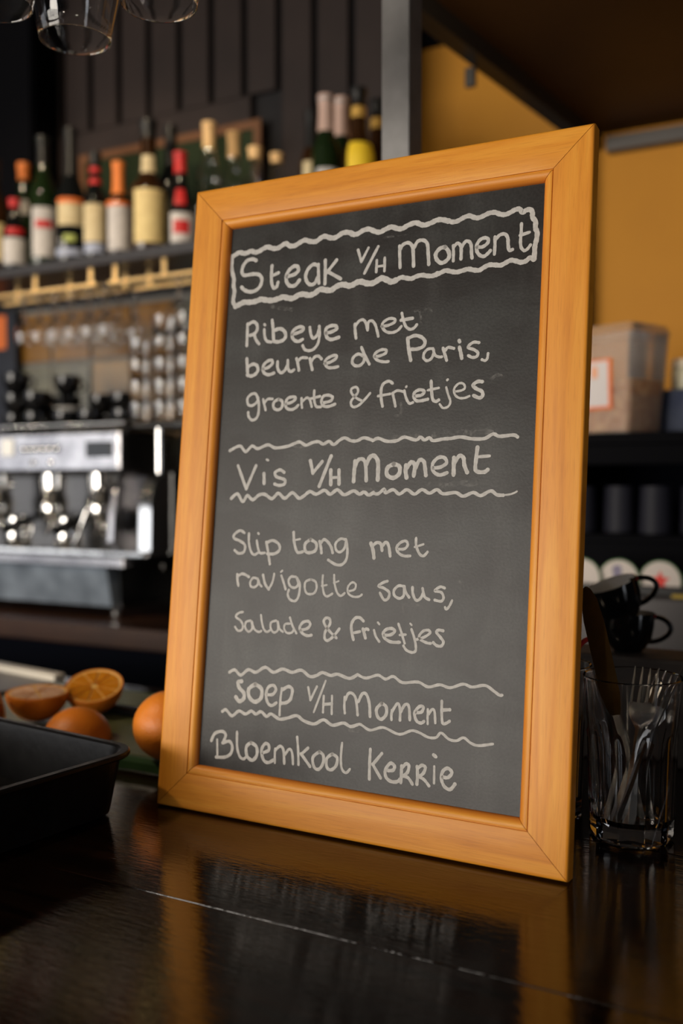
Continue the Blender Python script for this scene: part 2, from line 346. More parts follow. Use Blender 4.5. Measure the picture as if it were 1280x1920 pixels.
# chalk marker writing: strokes in tenths of a millimetre on the panel, (width, x, z, x, z ...)
INK = [
 ('chalk_lettering', [[37,720,5284,678,5302,615,5292,571,5242,564,5183,596,5149,695,5151,765,5137,801,5089,785,5021,730,4982,661,4979,601,5004,569,5034],[35,909,5210,908,5137,915,5048,941,4991,975,4998,989,5040],[33,914,5110,988,5133],[38,1086,5087,1163,5098,1208,5130,1197,5170,1158,5179,1105,5145,1077,5090,1087,5031,1126,4992,1182,4992,1226,5036],[36,1416,5160,1367,5173,1315,5133,1292,5068,1314,5008,1358,4979,1400,4994,1424,5045],[32,1424,5167,1431,5082,1442,4986],[34,1497,5199,1504,5084,1507,4974],[34,1618,5188,1523,5080],[34,1528,5089,1671,5005],[28,1838,5258,1879,5143],[26,1879,5144,1945,5266],[29,2044,5266,1993,5173,1916,5030],[27,2037,5139,2037,5031],[27,2116,5154,2120,5030],[23,2040,5080,2116,5082],[30,2258,5247,2265,5154,2274,5046],[33,2266,5215,2293,5254,2341,5266,2380,5236,2395,5177,2406,5045],[33,2403,5214,2435,5267,2491,5270,2529,5233,2541,5153,2553,5045],[37,2700,5184,2653,5177,2615,5132,2626,5082,2667,5046,2710,5054,2742,5088,2735,5141,2700,5184],[28,2778,5188,2782,5121,2784,5050],[31,2786,5180,2816,5204,2846,5180,2854,5127,2855,5059],[31,2856,5164,2892,5212,2930,5200,2945,5161,2950,5101,2957,5058],[32,2999,5149,3048,5145,3092,5171,3097,5205,3067,5222,3022,5209,2994,5162,3000,5110,3029,5072,3067,5060,3103,5084,3121,5104],[29,3157,5220,3160,5157,3159,5067],[31,3166,5197,3201,5231,3246,5232,3272,5195,3278,5136,3289,5088,3318,5090],[28,3388,5305,3389,5231,3386,5159,3393,5101,3421,5069,3450,5080,3474,5111],[28,3379,5205,3462,5222]]),
 ('chalk_border', [[48,433,5348,468,5366,520,5386,568,5371,609,5371,655,5385,703,5367,749,5372,805,5395,850,5403,908,5381,965,5379,1020,5404,1053,5413,1100,5383,1156,5381,1209,5404,1263,5421,1319,5401,1385,5393,1437,5422,1480,5431,1546,5407,1599,5407,1660,5437,1713,5440,1766,5424],[47,1764,5415,1795,5409,1829,5413,1879,5436,1939,5442,2000,5413,2052,5399,2101,5416,2167,5433,2227,5410,2276,5404,2333,5427,2405,5441,2455,5419,2496,5408,2559,5421,2614,5439,2670,5433,2718,5413],[43,2719,5419,2759,5402,2806,5404,2859,5426,2913,5437,2959,5416,2998,5407,3043,5418,3095,5436,3148,5435,3193,5414,3238,5404,3282,5415,3326,5434,3366,5435,3393,5402,3421,5416,3457,5419,3479,5392,3482,5348,3509,5309,3511,5251,3527,5214,3525,5157,3513,5101,3512,5044,3511,4987],[42,3507,4984,3474,5001,3439,4977,3396,4971,3352,4987,3308,4998,3264,4982,3221,4965,3168,4973,3116,4979,3071,4963,3027,4942,2974,4950,2927,4963,2874,4955,2820,4947,2765,4959,2718,4972,2671,4958,2641,4946,2617,4941],[42,2640,4956,2600,4938,2544,4942,2495,4954,2439,4949,2392,4933,2334,4945,2293,4955,2260,4944],[55,2244,4935,2195,4924,2153,4944,2101,4967,2060,4953,2011,4931,1951,4933,1891,4955,1848,4954,1806,4936,1763,4929,1718,4945,1683,4948],[54,1683,4950,1628,4934,1577,4906,1513,4915,1458,4925,1396,4890,1342,4880,1287,4895,1232,4895,1168,4868,1112,4875,1055,4890,1000,4878,933,4868,864,4878,806,4891,749,4877,680,4873,610,4879,553,4860,512,4848],[44,516,4848,482,4891,484,4951,489,5000,473,5062,474,5122,452,5184,435,5247,436,5307,439,5357]]),
 ('chalk_lettering', [[32,668,4660,671,4553,673,4446],[34,678,4655,729,4675,771,4652,784,4602,757,4559,705,4544],[31,753,4547,776,4496,814,4453],[30,864,4591,874,4521,901,4475,954,4461],[27,862,4640,870,4632],[34,948,4674,964,4588,978,4473],[36,983,4572,1039,4584,1089,4560,1111,4512,1088,4472,1029,4458,986,4465],[33,1182,4521,1245,4530,1299,4552,1289,4581,1242,4582,1191,4554,1180,4507,1204,4465,1251,4446,1300,4463],[30,1371,4572,1388,4500,1417,4464,1455,4495,1472,4549],[29,1472,4574,1480,4501,1469,4415,1428,4363,1375,4349,1329,4365,1304,4403],[34,1548,4504,1605,4511,1658,4534,1650,4562,1601,4569,1550,4549,1544,4504,1564,4459,1610,4439,1687,4454],[30,1847,4566,1852,4504,1866,4432],[27,1856,4549,1888,4590,1930,4598,1958,4565,1980,4498],[27,1980,4506,1984,4569,2016,4582,2051,4550,2076,4487,2091,4434],[27,2120,4523,2186,4527,2250,4553,2242,4580,2191,4587,2136,4559,2126,4518,2164,4473,2223,4457,2280,4472,2317,4508],[27,2314,4627,2332,4566,2359,4505,2401,4474,2441,4483,2466,4511],[31,2309,4563,2422,4572]]),
 ('chalk_lettering', [[34,683,4318,694,4232,705,4151],[34,708,4238,759,4259,806,4240,819,4192,786,4155,739,4144,699,4158],[32,877,4205,933,4216,978,4250,972,4282,929,4280,884,4245,875,4197,899,4161,948,4145,1003,4159],[31,1037,4267,1042,4204,1077,4158,1122,4175,1148,4226],[30,1150,4273,1158,4197,1186,4162,1225,4177],[30,1245,4283,1266,4223,1278,4170],[28,1259,4251,1298,4286,1360,4282],[31,1391,4274,1406,4222,1423,4168],[29,1405,4242,1442,4285,1482,4291,1516,4263],[29,1551,4217,1614,4228,1671,4259,1667,4286,1619,4282,1564,4252,1558,4213,1591,4178,1644,4173,1696,4180],[29,1952,4262,1898,4284,1850,4257,1840,4212,1870,4179,1921,4178,1957,4211,1961,4250],[29,1926,4345,1967,4265,2016,4184],[27,2068,4251,2118,4254,2175,4275,2174,4304,2124,4307,2071,4280,2065,4244,2104,4211,2163,4196,2206,4197],[34,2384,4396,2396,4311,2423,4194],[32,2388,4393,2451,4414,2516,4395,2553,4353,2535,4309,2474,4291,2426,4294],[26,2633,4284,2586,4284,2549,4249,2548,4205,2583,4180,2622,4200,2639,4243,2637,4279],[25,2635,4279,2653,4227,2692,4207,2719,4207],[29,2726,4283,2745,4229,2765,4173],[27,2748,4258,2774,4286,2828,4273],[33,2878,4282,2892,4234,2904,4182],[32,2873,4340,2878,4328],[27,3056,4308,3009,4315,2967,4291,2962,4269,3012,4250,3050,4220,3038,4188,3000,4184,2963,4202],[24,3141,4209,3135,4164,3116,4149,3088,4159]]),
 ('chalk_lettering', [[28,837,3924,810,3966,763,3966,720,3927,731,3868,777,3854,828,3884,843,3924],[28,830,3940,853,3873,854,3772,828,3725,781,3715,744,3754,737,3789],[26,899,3911,919,3850,934,3805],[26,912,3871,950,3909,1005,3909],[29,1073,3904,1023,3876,1023,3826,1068,3802,1113,3823,1115,3880,1073,3904],[29,1157,3856,1225,3871,1262,3904,1233,3920,1176,3908,1153,3861,1168,3816,1218,3799,1263,3812,1293,3838],[25,1325,3903,1328,3854,1337,3812],[25,1338,3873,1381,3904,1413,3888,1429,3850,1440,3818],[27,1458,3968,1462,3888,1487,3820,1537,3812],[25,1417,3892,1523,3912],[29,1562,3849,1638,3864,1656,3897,1613,3918,1560,3911,1541,3865,1564,3822,1619,3813,1686,3832],[24,2039,3918,1982,3856,1931,3813,1879,3798,1851,3823,1856,3863,1912,3926,1909,3969,1879,3980,1844,3961,1856,3919,1906,3878,1959,3852],[28,2258,3996,2221,4018,2170,3999,2149,3953,2152,3868,2170,3794],[24,2120,3888,2238,3902],[26,2263,3908,2282,3844,2297,3789],[24,2270,3911,2308,3929,2369,3917],[25,2376,3925,2398,3857,2430,3810,2465,3816],[22,2391,3956,2397,3963],[29,2482,3872,2541,3877,2570,3908,2529,3926,2482,3909,2469,3873,2494,3832,2544,3828,2605,3839],[29,2629,3999,2638,3911,2652,3837,2682,3816,2709,3828],[23,2601,3918,2704,3934],[21,2773,3937,2796,3868,2818,3812,2801,3768,2753,3756,2720,3791],[22,2780,3999,2785,4003],[21,2862,3895,2919,3903,2946,3924,2930,3959,2887,3963,2848,3920,2859,3865,2903,3836,2950,3836,2990,3850],[32,3102,3968,3057,3971,3018,3940,3051,3910,3101,3884,3108,3845,3078,3831,3027,3853]]),
 ('chalk_border', [[30,552,3423,664,3466,736,3410,805,3463,873,3436,983,3471,1069,3440,1197,3452,1272,3476,1334,3491,1399,3459,1472,3483,1534,3489,1585,3466,1644,3490,1695,3459,1753,3498,1806,3518,1873,3490,1933,3489,2002,3514,2097,3487],[30,2091,3486,2143,3506,2231,3478,2328,3481,2399,3511,2509,3483,2555,3507,2592,3481,2638,3500,2674,3474,2767,3486,2836,3489,2927,3500,3029,3482,3141,3481,3217,3518,3273,3497,3392,3505,3430,3488]]),
 ('chalk_border', [[32,603,2959,671,3004,737,2930,786,2988,849,2948,918,2994,983,3000,1064,2960,1131,3011,1205,2964,1284,3017,1356,2967,1405,2984,1471,3028,1540,3004,1624,3040,1687,3004,1757,3045,1831,3000,1924,3035,1985,3006,2031,3025,2079,2998,2124,3022],[30,2125,3015,2171,3010,2230,3052,2244,3018,2316,3047,2378,3008,2448,3047,2522,3008,2591,3048,2663,3017,2731,3048,2790,3012,2904,3023,2974,2992,3062,3024,3130,2998,3216,3038,3272,3006,3327,3002],[16,3327,3004,3381,3009,3423,3023,3444,3035]]),
 ('chalk_lettering', [[31,658,3276,768,3053],[31,768,3053,865,3274],[35,959,3198,967,3105],[24,979,3331,999,3323],[30,1182,3208,1135,3231,1082,3206,1101,3167,1193,3137,1189,3096,1132,3085,1083,3099],[34,1458,3314,1493,3198],[32,1493,3200,1585,3305],[34,1675,3354,1624,3224,1566,3076],[36,1679,3225,1687,3093],[35,1764,3225,1772,3098],[25,1684,3154,1768,3159],[37,1924,3304,1920,3211,1919,3121],[35,1926,3253,1955,3314,2002,3319,2031,3273,2046,3128],[40,2038,3273,2071,3338,2114,3349,2152,3300,2159,3211,2160,3135],[39,2309,3274,2250,3241,2250,3177,2310,3151,2366,3187,2365,3251,2309,3274],[39,2428,3262,2427,3209,2439,3154],[37,2440,3239,2477,3289,2512,3261,2507,3167],[36,2518,3230,2554,3304,2596,3293,2610,3240,2622,3173],[32,2686,3235,2756,3243,2809,3279,2786,3323,2729,3324,2681,3272,2690,3207,2748,3174,2818,3193],[38,2875,3322,2876,3249,2878,3173],[36,2883,3281,2923,3337,2961,3320,2972,3258,3000,3196],[35,3083,3408,3076,3321,3072,3225,3098,3199,3154,3198,3183,3217],[27,3081,3326,3194,3333]]),
 ('chalk_lettering', [[27,779,2632,729,2653,668,2618,662,2580,730,2555,792,2517,785,2452,727,2436,679,2464],[25,831,2629,838,2533,868,2455,905,2429,944,2448],[25,924,2563,941,2497,967,2448,1020,2450],[23,935,2632,941,2626],[27,1030,2553,1060,2451,1084,2347],[28,1030,2543,1103,2568,1172,2533,1178,2479,1124,2444,1049,2444],[28,1323,2650,1333,2566,1358,2492,1384,2464,1431,2473],[19,1330,2575,1396,2589],[30,1507,2588,1454,2548,1458,2483,1504,2466,1566,2491,1569,2553,1507,2588],[28,1604,2573,1621,2517,1629,2470],[28,1613,2554,1649,2591,1694,2566,1729,2520,1745,2475],[24,1873,2594,1820,2602,1771,2559,1778,2503,1817,2482,1860,2514,1875,2571],[26,1873,2599,1894,2515,1889,2422,1845,2371,1781,2370,1703,2408],[34,2125,2570,2148,2514,2163,2441],[29,2141,2546,2181,2577,2222,2567,2238,2509],[29,2234,2542,2272,2584,2302,2546,2319,2463],[25,2396,2526,2456,2532,2483,2569,2462,2599,2413,2584,2377,2539,2398,2494,2449,2469,2510,2471],[25,2559,2627,2563,2563,2596,2493,2636,2475,2671,2510],[19,2549,2549,2630,2575]]),
 ('chalk_lettering', [[27,727,2236,734,2174,747,2130],[27,737,2222,788,2245,859,2219],[23,962,2204,909,2211,879,2171,887,2132,927,2124,965,2155,962,2199],[23,968,2195,985,2156,1009,2135],[27,1017,2243,1046,2159,1089,2113],[23,1089,2115,1125,2182,1139,2258],[24,1217,2246,1244,2188,1271,2122],[19,1209,2278,1225,2291],[24,1375,2240,1321,2239,1299,2200,1321,2153,1370,2141,1404,2176,1383,2234],[24,1386,2232,1420,2177,1416,2072,1380,2020,1324,2032,1298,2075,1307,2119],[22,1536,2225,1479,2199,1478,2132,1508,2093,1571,2099,1599,2147,1586,2203,1536,2225],[22,1658,2265,1658,2188,1679,2104,1713,2080,1765,2107],[17,1651,2171,1702,2181],[22,1774,2275,1781,2203,1812,2121,1851,2092,1890,2118],[16,1773,2203,1822,2222],[20,1929,2136,1988,2157,1996,2202,1958,2216,1919,2172,1928,2117,1976,2092,2033,2095,2063,2115],[25,2306,2244,2262,2228,2221,2196,2274,2181,2327,2147,2320,2094,2280,2081,2238,2138],[25,2463,2206,2413,2208,2373,2167,2380,2122,2429,2100,2467,2127,2469,2197],[25,2470,2206,2486,2155,2519,2115],[26,2547,2201,2555,2141,2587,2093,2625,2109,2647,2152],[26,2642,2197,2663,2128,2708,2104],[24,2844,2210,2803,2218,2755,2182,2815,2172,2839,2129,2818,2097,2759,2104],[22,2917,2109,2896,2062,2869,2032,2856,2049]]),
 ('chalk_lettering', [[22,818,1886,773,1875,738,1838,795,1804,824,1763,818,1721,774,1708,737,1742],[22,908,1811,858,1794,853,1742,893,1707,930,1738,920,1800],[22,925,1803,952,1739,1004,1712,1034,1724],[22,1020,1870,1036,1801,1063,1738,1097,1719,1129,1737],[22,1188,1829,1135,1807,1136,1752,1174,1719,1215,1748,1205,1821],[21,1210,1821,1231,1758,1271,1731],[21,1340,1811,1289,1803,1281,1762,1314,1725,1367,1733,1386,1773],[23,1337,1866,1368,1795,1413,1730],[27,1456,1760,1523,1778,1554,1815,1534,1845,1477,1832,1446,1782,1473,1736,1527,1715,1574,1723],[26,1854,1799,1805,1735,1747,1688,1712,1702,1713,1764,1758,1837,1750,1881,1711,1885,1693,1848,1741,1784,1829,1717],[28,2091,1883,2053,1910,2008,1903,1976,1854,1980,1781,2001,1714],[25,1988,1770,2062,1789],[30,2090,1815,2106,1774,2119,1737],[27,2101,1796,2122,1817,2145,1810],[23,2199,1811,2220,1758,2256,1715],[20,2233,1880,2248,1865],[28,2303,1774,2365,1783,2400,1817,2370,1837,2318,1825,2289,1789,2307,1749,2368,1721,2451,1724],[23,2431,1882,2464,1807,2499,1719],[23,2448,1786,2505,1794],[24,2557,1843,2582,1784,2603,1715,2604,1663,2572,1647,2519,1662,2489,1697],[18,2543,1891,2558,1878],[24,2611,1761,2676,1783,2731,1824,2713,1846,2665,1834,2631,1788,2652,1758,2703,1739,2742,1736],[26,2849,1850,2807,1853,2789,1834,2827,1794,2856,1758,2839,1722,2797,1722,2764,1745]]),
 ('chalk_border', [[29,705,1313,765,1340,835,1297,915,1356,1001,1339,1100,1394,1192,1356,1290,1394,1391,1373,1488,1401,1577,1353,1649,1368,1707,1399,1792,1381,1862,1398,1981,1372,2059,1412],[25,2060,1413,2146,1390,2258,1426,2334,1398,2407,1428,2495,1384,2639,1402,2736,1370,2841,1398,2935,1382,3048,1423,3128,1406,3240,1430,3320,1390,3365,1364,3390,1366]]),
 ('chalk_border', [[29,652,942,694,961,764,913,839,966,913,946,975,980,1028,958,1084,986,1144,949,1193,977,1283,941,1369,959,1466,991,1542,954,1652,938,1745,985,1836,948,1946,979,2017,957,2085,980],[23,2085,981,2119,985,2210,948,2332,985,2457,949,2518,951,2601,989,2673,981,2757,952,2828,958,2872,1002,2944,958,3013,954,3074,986,3138,950,3207,938,3328,966]]),
 ('chalk_lettering', [[38,849,1242,811,1230,826,1182,883,1134,881,1082,833,1056,795,1091],[38,1002,1229,935,1180,943,1108,1008,1068,1073,1110,1073,1193,1002,1229],[29,1143,1147,1199,1155,1230,1203,1200,1237,1147,1216,1126,1147,1150,1075,1194,1053,1242,1083],[23,1293,1219,1284,1110,1284,975],[31,1305,1210,1363,1242,1405,1217,1392,1134,1348,1096,1295,1085],[22,1569,1256,1599,1144],[22,1599,1144,1659,1271],[20,1745,1330,1640,1040],[22,1734,1195,1735,1050],[22,1818,1204,1824,1045],[28,1736,1120,1821,1134],[24,1946,1206,1946,1127,1955,1066],[26,1952,1180,1977,1237,2015,1246,2056,1202,2082,1065],[28,2083,1180,2117,1251,2158,1249,2191,1171,2203,1064],[30,2309,1189,2262,1134,2278,1070,2316,1054,2357,1100,2353,1164,2309,1189],[24,2410,1141,2407,1095,2410,1057],[26,2411,1128,2459,1202,2486,1158,2490,1065],[26,2496,1137,2529,1199,2566,1191,2582,1076],[28,2643,1145,2688,1156,2700,1197,2664,1198,2623,1140,2644,1077,2686,1062,2712,1079],[21,2743,1183,2744,1121,2748,1062],[23,2753,1143,2781,1187,2805,1170,2816,1077],[25,2866,1265,2870,1166,2882,1084,2914,1086,2945,1108],[29,2869,1190,2941,1201]]),
 ('chalk_lettering', [[30,548,657,582,728,663,758,706,734,696,688,678,652],[30,678,652,752,676,789,632,774,563,708,524,613,513],[22,614,676,628,523],[26,833,773,843,639,876,556,918,534,950,558],[32,994,694,946,649,959,567,1019,536,1065,589,1056,663,994,694],[30,1125,617,1189,647,1186,695,1146,701,1113,639,1139,557,1190,537,1250,570],[23,1259,672,1259,614,1264,544],[27,1260,655,1309,700,1347,669,1364,552],[25,1365,628,1406,685,1440,659,1456,559],[25,1484,802,1502,688,1514,561],[27,1603,720,1535,655],[29,1535,660,1633,561],[29,1720,702,1658,644,1675,563,1723,548,1763,604,1762,676,1720,702],[29,1849,698,1799,651,1804,580,1845,559,1895,601,1903,673,1849,698],[24,1945,806,1940,690,1953,589,1997,554,2034,591],[28,2223,787,2222,663,2227,532],[28,2335,764,2252,658],[28,2251,663,2334,555],[30,2402,628,2449,638,2459,676,2417,691,2375,624,2388,567,2435,541,2491,547,2524,577],[29,2526,685,2527,619,2526,544],[29,2531,670,2567,707,2594,693,2583,637,2540,600],[28,2545,601,2592,593,2634,546],[29,2669,698,2677,631,2675,552],[29,2679,688,2714,714,2745,699,2727,647,2687,616],[27,2692,615,2739,598,2785,554],[22,2826,719,2830,582],[31,2814,813,2836,800],[30,2904,642,2953,646,2985,690,2949,720,2908,696,2893,636,2921,571,2975,551,3016,600]])]
def ribbon(mb, flat, idx):
    wd = flat[0]*1e-4; P = [(flat[i]*1e-4, flat[i+1]*1e-4) for i in range(1, len(flat), 2)]
    Q = catmull(P, 5); rnd = random.Random(len(flat)*7+int(flat[1])); h = .00012+idx*.000012
    y1 = .007-h; y0 = .00699; n = len(Q); hw = []
    ph = rnd.random()*9
    for i in range(n):
        hw.append(wd/2*(1+.07*math.sin(i*1.3+ph)+.05*math.sin(i*2.9+ph*2)))
    L = []; R = []
    for i, (x, z) in enumerate(Q):
        a = Q[max(i-1, 0)]; b = Q[min(i+1, n-1)]; dx, dz = b[0]-a[0], b[1]-a[1]; l = math.hypot(dx, dz) or 1
        nx, nz = -dz/l, dx/l; L.append((x+nx*hw[i], z+nz*hw[i])); R.append((x-nx*hw[i], z-nz*hw[i]))
    def cap(c, a, w0):
        return [(c[0]+math.cos(a+PI/2-PI*k/6)*w0, c[1]+math.sin(a+PI/2-PI*k/6)*w0) for k in range(1, 6)]
    a1 = math.atan2(Q[-1][1]-Q[-2][1], Q[-1][0]-Q[-2][0]); a0 = math.atan2(Q[0][1]-Q[1][1], Q[0][0]-Q[1][0])
    o = len(mb.v)
    for p, q in zip(L, R): mb.v += [(p[0], y1, p[1]), (q[0], y1, q[1]), (p[0], y0, p[1]), (q[0], y0, q[1])]
    for i in range(n-1):
        a = o+4*i; b = a+4; mb.f += [(a, a+1, b+1, b), (a+2, a, b, b+2), (a+1, a+3, b+3, b+1)]
    for (c, an, w0, base, fl) in ((Q[-1], a1, hw[-1], o+4*(n-1), 0), (Q[0], a0, hw[0], o, 1)):
        cp = cap(c, an, w0*.97); s = len(mb.v)
        for p in cp: mb.v.append((p[0], y1, p[1]))
        for p in cp: mb.v.append((p[0], y0, p[1]))
        ends = (base, base+1) if not fl else (base+1, base)
        mb.f.append((ends[0], *range(s, s+5), ends[1]))
        for k in range(4): mb.f.append((s+k, s+k+1, s+5+k+1, s+5+k))
def words(strokes):
    """split a line of writing into words at the wide gaps"""
    it = sorted([(min(st[1::2]), max(st[1::2]), st) for st in strokes], key=lambda a: a[0]); out = []; end = -1e9
    for a, b, st in it:
        if a-end > 62: out.append([])
        out[-1].append(st); end = max(end, b)
    return out
for nm, strokes in INK:
    for wd in (words(strokes) if nm == 'chalk_lettering' else [strokes]):
        mb = MB()
        for i, st in enumerate(wd): ribbon(mb, st, i)
        me = bpy.data.meshes.new(nm); me.from_pydata(mb.v, [], mb.f); me.materials.append(M_CHALK)
        bm = bmesh.new(); bm.from_mesh(me); bmesh.ops.recalc_face_normals(bm, faces=bm.faces); bm.to_mesh(me); bm.free()
        o = bpy.data.objects.new(nm, me); COL.objects.link(o); o.parent = slate

M_SMEAR = mat('wiped_chalk', (.19, .185, .175), .39, spec=.24)
nt = M_SMEAR.node_tree; tc = nt.nodes.new('ShaderNodeTexCoord'); n1 = nt.nodes.new('ShaderNodeTexNoise'); n1.inputs['Scale'].default_value = 330; n1.inputs['Detail'].default_value = 4
n2 = nt.nodes.new('ShaderNodeTexNoise'); n2.inputs['Scale'].default_value = 45; mm_ = nt.nodes.new('ShaderNodeMath'); mm_.operation = 'MULTIPLY'; mr_ = nt.nodes.new('ShaderNodeMapRange')
mr_.inputs[1].default_value = .22; mr_.inputs[2].default_value = .42; mr_.inputs[4].default_value = .6
for a_ in (n1, n2): nt.links.new(tc.outputs['Object'], a_.inputs['Vector'])
nt.links.new(n1.outputs['Fac'], mm_.inputs[0]); nt.links.new(n2.outputs['Fac'], mm_.inputs[1]); nt.links.new(mm_.outputs[0], mr_.inputs[0]); nt.links.new(mr_.outputs[0], nt.nodes['Principled BSDF'].inputs['Alpha'])
for st in [[46,2672,3521,2764,3533,2857,3529,2947,3543,3027,3530,3149,3543,3205,3529],[48,2613,3071,2705,3099,2810,3077,2923,3109,3036,3098,3124,3119,3246,3101],[33,1994,3049,2069,3049,2170,3032,2254,3060],[39,2290,3510,2411,3518,2530,3521],[37,2008,928,2085,931,2172,947,2285,938,2396,951],[28,1260,3462,1400,3441,1561,3456,1768,3457,1888,3450],[40,925,4812,1028,4788,1142,4764,1253,4740,1298,4726],[22,2441,4635,2481,4636,2501,4574,2507,4521],[19,2515,4610,2560,4651,2602,4618,2618,4535],[24,2289,3713,2340,3706,2358,3747,2349,3813],[26,2475,1984,2471,2055,2541,2041,2619,2055,2668,2031],[20,2970,2276,3009,2243],[30,3178,3984,3222,4017,3264,4011],[17,1987,5341,2139,5345,2321,5338],[36,1176,1686,1242,1681,1306,1681]]:
    mb = MB(); ribbon(mb, st, -8)
    me = bpy.data.meshes.new('chalk_smear'); me.from_pydata(mb.v, [], mb.f); me.materials.append(M_SMEAR)
    o = bpy.data.objects.new('chalk_smear', me); COL.objects.link(o); o.parent = slate

# ---------------------------------------------------------------- steel post
px0, px1, py0 = (0.0886, 0.1246, 0.308)
post = thing('steel_post', 'square grey raw steel post rising behind the top of the menu board', 'post', ((px0+px1)/2, py0+(px1-px0)/2, ZB))
hw = (px1-px0)/2
MB().box(-hw, hw, -hw, hw, .003, 2.3-ZB-.001, .0012).build('square_tube', M_RAW, post)
MB().box(-hw-.02, hw+.02, -hw-.02, hw+.02, 0, .004, .0008).build('base_plate', M_RAW, post)

# ---------------------------------------------------------------- canopy of steel angle and dark panel
can = thing('overhead_canopy', 'dark brown overhead canopy panel edged by black steel beams above the ochre wall', 'canopy', (0, 1.6, 1.09))
bx = [(-0.0032, 1.6095), (-0.0446, 1.2546), (-0.084, 0.9095)]
(xa, ya), (xb, yb), (xc, yc) = bx
dx, dy = xc-xb, yc-yb; ln = math.hypot(dx, dy); dx /= ln; dy /= ln
# beam from the wall corner towards the room
s0 = (1.6-yb)/dy; A0 = (xb+dx*s0, 1.6); L2 = 1.2
A1 = (A0[0]+dx*L2, A0[1]+dy*L2); qx, qy = -dy, dx
if qx > 0: qx, qy = -qx, -qy
def quadprism(mb, a, b, q, w_, z0, z1):
    P = [(a[0], a[1]), (b[0], b[1]), (b[0]-q[0]*w_, b[1]-q[1]*w_), (a[0]-q[0]*w_, a[1]-q[1]*w_)]
    return mb.prism(P, z0, z1, 'z')
b1 = MB(); quadprism(b1, A0, A1, (qx, qy), .034, 1.09, 1.125); child_world(b1, 'side_beam', M_BLACKSTEEL, can, ang=20)
b2 = MB().box(A0[0]+.05, 1.6, 1.565, 1.598, 1.0749, 1.1084, .002); child_world(b2, 'rear_beam', mat('grey_painted_steel', (.075, .07, .07), .45, .2), can)
pn = MB().prism([(A0[0]+.03, 1.6), (A1[0]+.03, A1[1]), (1.6, A1[1]), (1.6, 1.6)], 1.1255, 1.15, 'z'); child_world(pn, 'ceiling_panel', mat('dark_brown_panel', (.060, .026, .008), .6, noise=(4, (.045, .019, .006)), spec=.25), can)
hk = (-0.0773, 1.0258, 1.09)
hb = MB().box(hk[0]-.010, hk[0]+.010, hk[1]-.006, hk[1]+.006, 1.055, 1.0905, .002); child_world(hb, 'hook', M_BLACKSTEEL, can)

# ---------------------------------------------------------------- back counter and shelves
bc = thing('back_counter', 'back bar counter with a brown wooden worktop edge under the coffee machine', 'counter', (0, 1.15, -1.1))
M_BROWN = mat('brown_worktop', (.05, .018, .006), .45, noise=(12, (.03, .010, .004)))
child_world(MB().box(-2.55, .02, .90, 1.385, -.045, 0, .003), 'worktop', M_BROWN, bc)
child_world(MB().box(-2.55, .02, .93, 1.385, -1.1, -.045), 'carcass', M_NAVY, bc)
sh = thing('bottle_shelf', 'long dark steel shelf carrying the liquor bottles above the coffee machine', 'shelf', (0, 1.4, .868))
M_SHELF = mat('dark_grey_steel', (.035, .034, .038), .4, .3)
child_world(MB().box(-2.55, -.34, 1.10, 1.398, .842, .868, .002), 'shelf_board', M_SHELF, sh)
child_world(MB().box(-2.5, -.36, 1.385, 1.398, .820, .8415, .001), 'wall_cleat', M_BLACKSTEEL, sh)

# ---------------------------------------------------------------- bottles
def glassmat(kind):
    return {'green': mat('green_bottle_glass', (.010, .020, .006), .08, spec=.5), 'brown': mat('brown_bottle_glass', (.030, .012, .004), .08),
            'black': mat('black_bottle_glass', (.006, .007, .007), .08), 'clear': mat('clear_bottle_glass', (.97, .98, .98), .03, 0, 1, 1.45),
            'red': mat('red_liqueur_bottle', (.36, .008, .012), .12)}[kind]
def shell(r, h, rn, sh0, sh1, base=.006):
    """bottle silhouette: body radius r, total height h, neck radius rn, shoulder from sh0 to sh1 (fractions)"""
    p = [(r*.75, 0), (r*.95, base*.4), (r, base*1.5)]
    a, b = h*sh0, h*sh1
    for i in range(9):
        t = i/8; s = t*t*(3-2*t); p.append((r+(rn*1.12-r)*s, a+(b-a)*t))
    p += [(rn, b+(h-b)*.35), (rn, h*.955), (rn*1.16, h*.96), (rn*1.16, h*.985), (rn*.9, h)]
    return p
def rad_at(p, z):
    for (r0, z0), (r1, z1) in zip(p, p[1:]):
        if z0 <= z <= z1: return r0+(r1-r0)*((z-z0)/(z1-z0+1e-9))
    return p[-1][0]
def band(p, z0, z1, off=.0006, n=24, a0=-2.0, a1=.45, k=5):
    return MB().lathe([(rad_at(p, z0+(z1-z0)*i/k)+off, z0+(z1-z0)*i/k) for i in range(k+1)], n, a0=a0, a1=a1)
